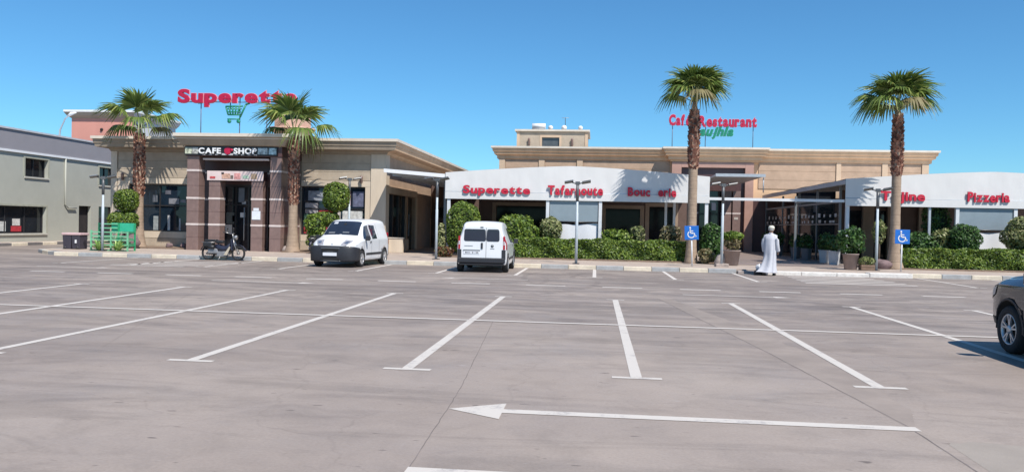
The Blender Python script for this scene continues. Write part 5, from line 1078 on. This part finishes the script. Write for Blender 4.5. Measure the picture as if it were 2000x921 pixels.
# ---------------------------------------------------------------- moped
CHR = mat('chrome', (.42, .41, .40), .38, .1, 8, metal=.8); MBLU = mat('moped_blue', (.022, .025, .045), .35, .1, 6); SEATM = mat('seat_vinyl', (.02, .02, .022), .5, .1, 8); CREAM = mat('leg_guard', (.50, .43, .33), .6, .1, 6)
def moped(label, loc, rz):
    t = thing('moped', label, 'moped', loc, rz); P = lambda nm, mb, m: mb.build(nm, m, t, world=False)
    for x in (0, 1.18):
        w = bpy.data.objects.new('wheel', None); COL.objects.link(w); w.parent = t; w.location = (x, 0, .27)
        m = MB(); ring = [(.238+.04*math.cos(a), .04*math.sin(a)) for a in np.linspace(0, 2*math.pi, 9)]; m.lathe(ring, n=24, axis='Y', cap=False); m.build('tyre', TYRE, w, world=False)
        m = MB(); m.lathe([(.205, -.02), (.222, -.022), (.222, .022), (.205, .02), (.205, -.02)], n=24, axis='Y', cap=False)
        for k in range(10): a = 2*math.pi*k/10; m.tube([(0, .015*(-1)**k, 0), (.21*math.cos(a), 0, .21*math.sin(a))], .006, 4)
        m.lathe([(.05, -.04), (.05, .04)], n=12, axis='Y'); m.build('rim', CHR, w, world=False)
    for x, m_ in ((0, MBLU), (1.18, MBLU)):
        m = MB(); m.grid(lambda u, v: (x+.31*math.cos(R(15+(150 if x < 1 else 130)*u)), (v-.5)*.10, .27+.31*math.sin(R(15+(150 if x < 1 else 130)*u))), 10, 2); o = P('mudguard', m, m_); o.modifiers.new('s', 'SOLIDIFY').thickness = .008
    m = MB(); m.tube([(0, 0, .27), (.25, 0, .33), (.55, 0, .30), (.8, 0, .32), (.97, 0, .68), (1.0, 0, .78)], .032, 8); m.tube([(.25, .06, .33), (.12, .07, .62)], .018, 6); m.tube([(.25, -.06, .33), (.12, -.07, .62)], .018, 6); m.tube([(.4, 0, .34), (.38, 0, .66)], .025, 8); P('frame', m, MBLU)
    m = MB(); m.tube([(1.18, -.06, .27), (1.04, -.06, .62), (.98, -.04, .85)], .02, 6); m.tube([(1.18, .06, .27), (1.04, .06, .62), (.98, .04, .85)], .02, 6); P('fork', m, CHR)
    m = MB(); m.tube([(.98, 0, .78), (.94, 0, 1.0)], .02, 6); m.tube([(.82, -.30, 1.04), (.94, -.12, 1.0), (.94, .12, 1.0), (.82, .30, 1.04)], .014, 6); P('handlebar', m, CHR)
    for s in (-1, 1): m = MB(); m.tube([(.82, s*.30, 1.04), (.75, s*.36, 1.05)], .02, 6); P('grip', m, SEATM); m = MB(); m.tube([(.88, s*.2, 1.02), (.86, s*.24, 1.16)], .008, 5); m.lathe([(.01, -.01), (.05, -.005), (.05, .01)], (.86, s*.24, 1.18), 10, 'X'); P('mirror', m, SEATM)
    m = MB(); m.lathe([(.03, -.07), (.075, -.04), (.085, .04), (.08, .06)], (1.06, 0, .86), 12, 'X'); P('headlight', m, CHR)
    m = MB(); m.box(-.12, .34, -.12, .12, .68, .77); P('seat', m, SEATM).modifiers.new('b', 'BEVEL').width = .025
    m = MB(); m.box(.33, .60, -.11, .11, .62, .74); P('seat', m, SEATM).modifiers.new('b', 'BEVEL').width = .03
    m = MB(); m.tube([(-.22, -.1, .66), (.3, -.1, .66)], .012, 6); m.tube([(-.22, .1, .66), (.3, .1, .66)], .012, 6); m.tube([(-.22, -.1, .66), (-.22, .1, .66)], .012, 6); P('rear_rack', m, CHR)
    m = MB(); m.box(.36, .74, -.10, .10, .13, .34); m.box(.5, .82, -.07, .07, .2, .32); P('engine', m, mat('engine_alloy', (.28, .28, .29), .5, .2, 9, metal=.4)).modifiers.new('b', 'BEVEL').width = .02
    m = MB(); m.tube([(.7, .09, .22), (.4, .11, .2), (-.15, .12, .24)], [.02, .035, .04], 8); P('exhaust', m, CHR)
    m = MB(); m.box(.08, .45, .07, .10, .28, .50); P('side_panel', m, WHITE).modifiers.new('b', 'BEVEL').width = .02
    
    for yy in (.11, -.14): m = MB(); m.prism([(.66, yy, .2), (.80, yy, .2), (.92, yy, .48), (.88, yy, .52)], (0, .03, 0)); P('leg_guard', m, CREAM)
    m = MB(); m.tube([(.28, 0, .50), (.42, 0, .47), (.62, 0, .42), (.78, 0, .46), (.90, 0, .62)], [.10, .14, .12, .10, .06], 10); P('tank_cover', m, MBLU)
    m = MB(); m.box(-.16, .20, -.16, .16, .50, .66); P('saddle_bag', m, SEATM).modifiers.new('b', 'BEVEL').width = .03
    m = MB(); m.tube([(.06, -.13, .50), (.30, -.13, .48)], [.07, .08], 8); P('tool_box', m, SEATM)
    m = MB(); m.obox((.92, 0, .66), (.03, 0, .07), (0, .12, 0), (-.012, 0, .006)); P('front_shield', m, MBLU)
    m = MB(); m.prism([(.95, -.17, .36), (1.0, -.17, .38), (.98, -.17, .80), (.93, -.17, .80)], (0, .34, 0)); P('leg_shield', m, MBLU).modifiers.new('b', 'BEVEL').width = .02
    m = MB(); m.box(.02, .42, -.13, -.07, .24, .44); P('chain_case', m, mat('engine_alloy', (.28, .28, .29))).modifiers.new('b', 'BEVEL').width = .03
    m = MB(); m.tube([(.52, -.08, .2), (.5, -.22, .01)], .012, 6); P('kickstand', m, CHR)
    t.scale = (1.05, 1.05, 1.05)
    return t
moped('old dark moped with cream leg guard standing before the cafe portico', (-15.12, 30.85, 0), R(-2))
mp2 = moped('moped half hidden behind the facing white van', (-12.55, 35.6, .15), R(75))
# ---------------------------------------------------------------- man in a white robe
def person(loc, rz):
    t = thing('person', 'person in a long white robe and cap walking away towards the entrance', 'person', loc, rz)
    ROBE = mat('white_robe', (.50, .50, .535), .85, .05, 3, .4, 7); SKIN = mat('skin', (.33, .19, .13), .6, .08, 6); SHOE = mat('shoe', (.02, .018, .018), .5); CAPM = mat('knit_cap', (.60, .57, .48), .9, .08, 12, .3, 60)
    # body: skinned skeleton, one continuous surface (walks along +Y)
    J = [((0, 0, .95), .15), ((0, .01, 1.15), .145), ((0, .02, 1.36), .16), ((0, .04, 1.49), .065), ((0, .06, 1.56), .06), ((0, .075, 1.64), .098), ((0, .08, 1.71), .092),
         ((.15, .02, 1.36), .05), ((.235, -.02, 1.16), .045), ((.235, .08, .95), .04), ((.24, .12, .86), .04),
         ((-.15, .02, 1.36), .05), ((-.235, -.03, 1.15), .045), ((-.235, .06, .92), .04), ((-.24, .10, .84), .04),
         ((.09, 0, .9), .11), ((.09, .14, .50), .075), ((.09, .16, .09), .05), ((.09, .28, .05), .045),
         ((-.09, 0, .9), .11), ((-.10, -.08, .50), .075), ((-.11, -.22, .14), .05), ((-.11, -.16, .06), .045)]
    E = [(0, 1), (1, 2), (2, 3), (3, 4), (4, 5), (5, 6), (2, 7), (7, 8), (8, 9), (9, 10), (2, 11), (11, 12), (12, 13), (13, 14), (0, 15), (15, 16), (16, 17), (17, 18), (0, 19), (19, 20), (20, 21), (21, 22)]
    me = bpy.data.meshes.new('body'); me.from_pydata([j[0] for j in J], E, []); me.materials.append(SKIN)
    o = bpy.data.objects.new('body', me); COL.objects.link(o)
    sk = o.modifiers.new('skin', 'SKIN'); sk.use_smooth_shade = True
    for i, j in enumerate(J): me.skin_vertices[0].data[i].radius = (j[1], j[1]); me.skin_vertices[0].data[i].use_root = (i == 0)
    su = o.modifiers.new('sub', 'SUBSURF'); su.levels = 1; su.render_levels = 1
    bpy.context.view_layer.update(); nm = bpy.data.meshes.new_from_object(o.evaluated_get(bpy.context.evaluated_depsgraph_get())); bpy.data.objects.remove(o); nm.name = 'body'
    bo = link('body', nm, t, 0, False)
    # fingers
    fm = MB()
    for s in (-1, 1):
        bx0 = (s*.24, .11, .84)
        for k in range(4): y = bx0[1]-.035+.022*k; L = (.085, .095, .09, .07)[k]; fm.tube([(bx0[0]+s*.005, y, .84), (bx0[0]+s*.012, y+.005, .84-L*.6), (bx0[0]-s*.004, y+.012, .84-L)], [.011, .01, .008], 6)
        fm.tube([(bx0[0]-s*.02, bx0[1]+.02, .86), (bx0[0]-s*.03, bx0[1]+.055, .81), (bx0[0]-s*.025, bx0[1]+.06, .785)], [.013, .011, .009], 6)
    fm.build('fingers', SKIN, bo, world=False)
    # face: nose, ears, eyes, beard
    m = MB(); m.tube([(0, .165, 1.68), (0, .19, 1.645), (0, .17, 1.635)], [.012, .018, .014], 6)
    for s in (-1, 1): m.lathe([(.005, -.012), (.032, -.006), (.03, .008), (.006, .014)], (s*.1, .06, 1.655), 8, 'X', squash=(.7, 1))
    m.build('nose_and_ears', SKIN, bo, world=False)
    m = MB()
    for s in (-1, 1): m.lathe([(.002, -.01), (.012, 0), (.002, .01)], (s*.035, .166, 1.675), 8, 'Y')
    m.build('eyes', SHOE, bo, world=False)
    m = MB(); m.tube([(-.025, .170, 1.61), (0, .178, 1.608), (.025, .170, 1.61)], .007, 5); m.build('mouth', mat('lip', (.25, .11, .09), .6), bo, world=False)
    m = MB(); m.lathe([(.106, 1.675), (.110, 1.70), (.106, 1.74), (.085, 1.775), (.04, 1.792), (.005, 1.795)], (0, .07, 0), 20); m.build('cap', CAPM, t, world=False)
    m = MB(); m.grid(lambda u, v: (.102*math.cos(R(200+140*u)), .066+.104*math.sin(R(200+140*u)), 1.615+.055*v), 12, 3); m.build('grey_hair', mat('hair_grey', (.34, .33, .31), .9), t, world=False)
    # robe: rings from neck to hem, folds grow downwards; the trailing left foot pulls the hem back
    def robe(u, v):
        a = 2*math.pi*u; Z = [1.50, 1.47, 1.42, 1.33, 1.15, .95, .75, .5, .3, .16, .10]; RX = [.075, .12, .20, .215, .20, .20, .195, .195, .205, .22, .225]; RY = [.075, .10, .125, .16, .175, .18, .185, .20, .23, .27, .29]; CY = [.04, .03, .02, .01, .0, -.01, -.01, -.01, -.02, -.03, -.035]
        k = v*(len(Z)-1); z = np.interp(k, range(len(Z)), Z); rx = np.interp(k, range(len(Z)), RX); ry = np.interp(k, range(len(Z)), RY); cy_ = np.interp(k, range(len(Z)), CY)
        f = 1+(.03+.24*max(0, v-.3))*math.sin(a*9+2.2*math.sin(a*2)+v*1.5)*.8+.02*math.sin(a*5+v*9)
        x = rx*math.cos(a)*f; y = cy_+ry*math.sin(a)*f
        pull = max(0, v-.62)/.38*max(0, math.cos(a-R(222)))**2; x -= .17*pull; y -= .16*pull; z += .10*pull*max(0, math.sin(a*1.0+3.3))*.3
        hollow = max(0, v-.55)*max(0, math.cos(a-R(275)))**6; y += .05*hollow
        return (x, y, z)
    m = MB(); m.grid(robe, 72, 34); ro = m.build('robe', ROBE, t, world=False); ro.modifiers.new('s', 'SOLIDIFY').thickness = .008
    for s, pts in ((1, [(.10, .02, 1.45), (.175, .01, 1.395), (.225, -.01, 1.28), (.25, -.02, 1.14), (.25, .03, 1.0), (.245, .09, .89)]), (-1, [(-.10, .02, 1.45), (-.175, .01, 1.395), (-.225, -.01, 1.28), (-.245, -.03, 1.14), (-.245, .02, 1.0), (-.24, .07, .87)])):
        m = MB(); m.tube(pts, [.05, .085, .082, .074, .074, .078], 14, cap=False); m.build('sleeve', ROBE, ro, world=False)
    m = MB(); m.tube([(0, -.06, 1.52), (.05, -.02, 1.52), (.07, .05, 1.50), (.03, .12, 1.48), (-.03, .12, 1.48), (-.07, .05, 1.50), (-.05, -.02, 1.52), (0, -.06, 1.52)], .016, 6); m.build('collar', ROBE, ro, world=False)
    for p, c in (((.09, .2, .045), 0), ((-.11, -.25, .065), 1)):
        m = MB(); m.lathe([(.02, -.045), (.055, -.04), (.058, -.01), (.045, .03), (.02, .045)], (0, 0, 0), 14, 'Z', 0, True, (.85, 2.5)); m.v = [(a+p[0], b*(1 if True else 1)+p[1], (cc+(-.28*b if c else 0))+p[2]) for a, b, cc in m.v]; m.build('shoe', SHOE, t, world=False)
    return t
person((6.27, 30.25, 0), R(-32))
# stand-in for an unidentified dark and white shape by his trailing foot
bg_ = thing('unidentified_blob', 'unidentified small dark blob with a white top at the feet of the robed person', 'blob', (5.93, 30.3, 0))
m = MB(); m.lathe([(.10, .0), (.17, .01), (.19, .08), (.16, .17), (.10, .19)], (5.93, 30.3, 0), 12, 'Z', 0, True, (1.15, .8)); m.build('blob', mat('blob_dark', (.03, .028, .032), .7, .2, 8), bg_)
def bun(u, v):
    th = u*2*math.pi; ph = (v-.5)*math.pi; k = 1+.10*math.sin(th*4+v*5)+.07*math.sin(th*7-v*8); return (5.94+.15*k*math.cos(ph)*math.cos(th), 30.3+.12*k*math.cos(ph)*math.sin(th), .27+.125*k*math.sin(ph))
m = MB(); m.grid(bun, 24, 12); m.build('blob_top', mat('blob_white', (.62, .62, .63), .6, .08, 6), bg_)
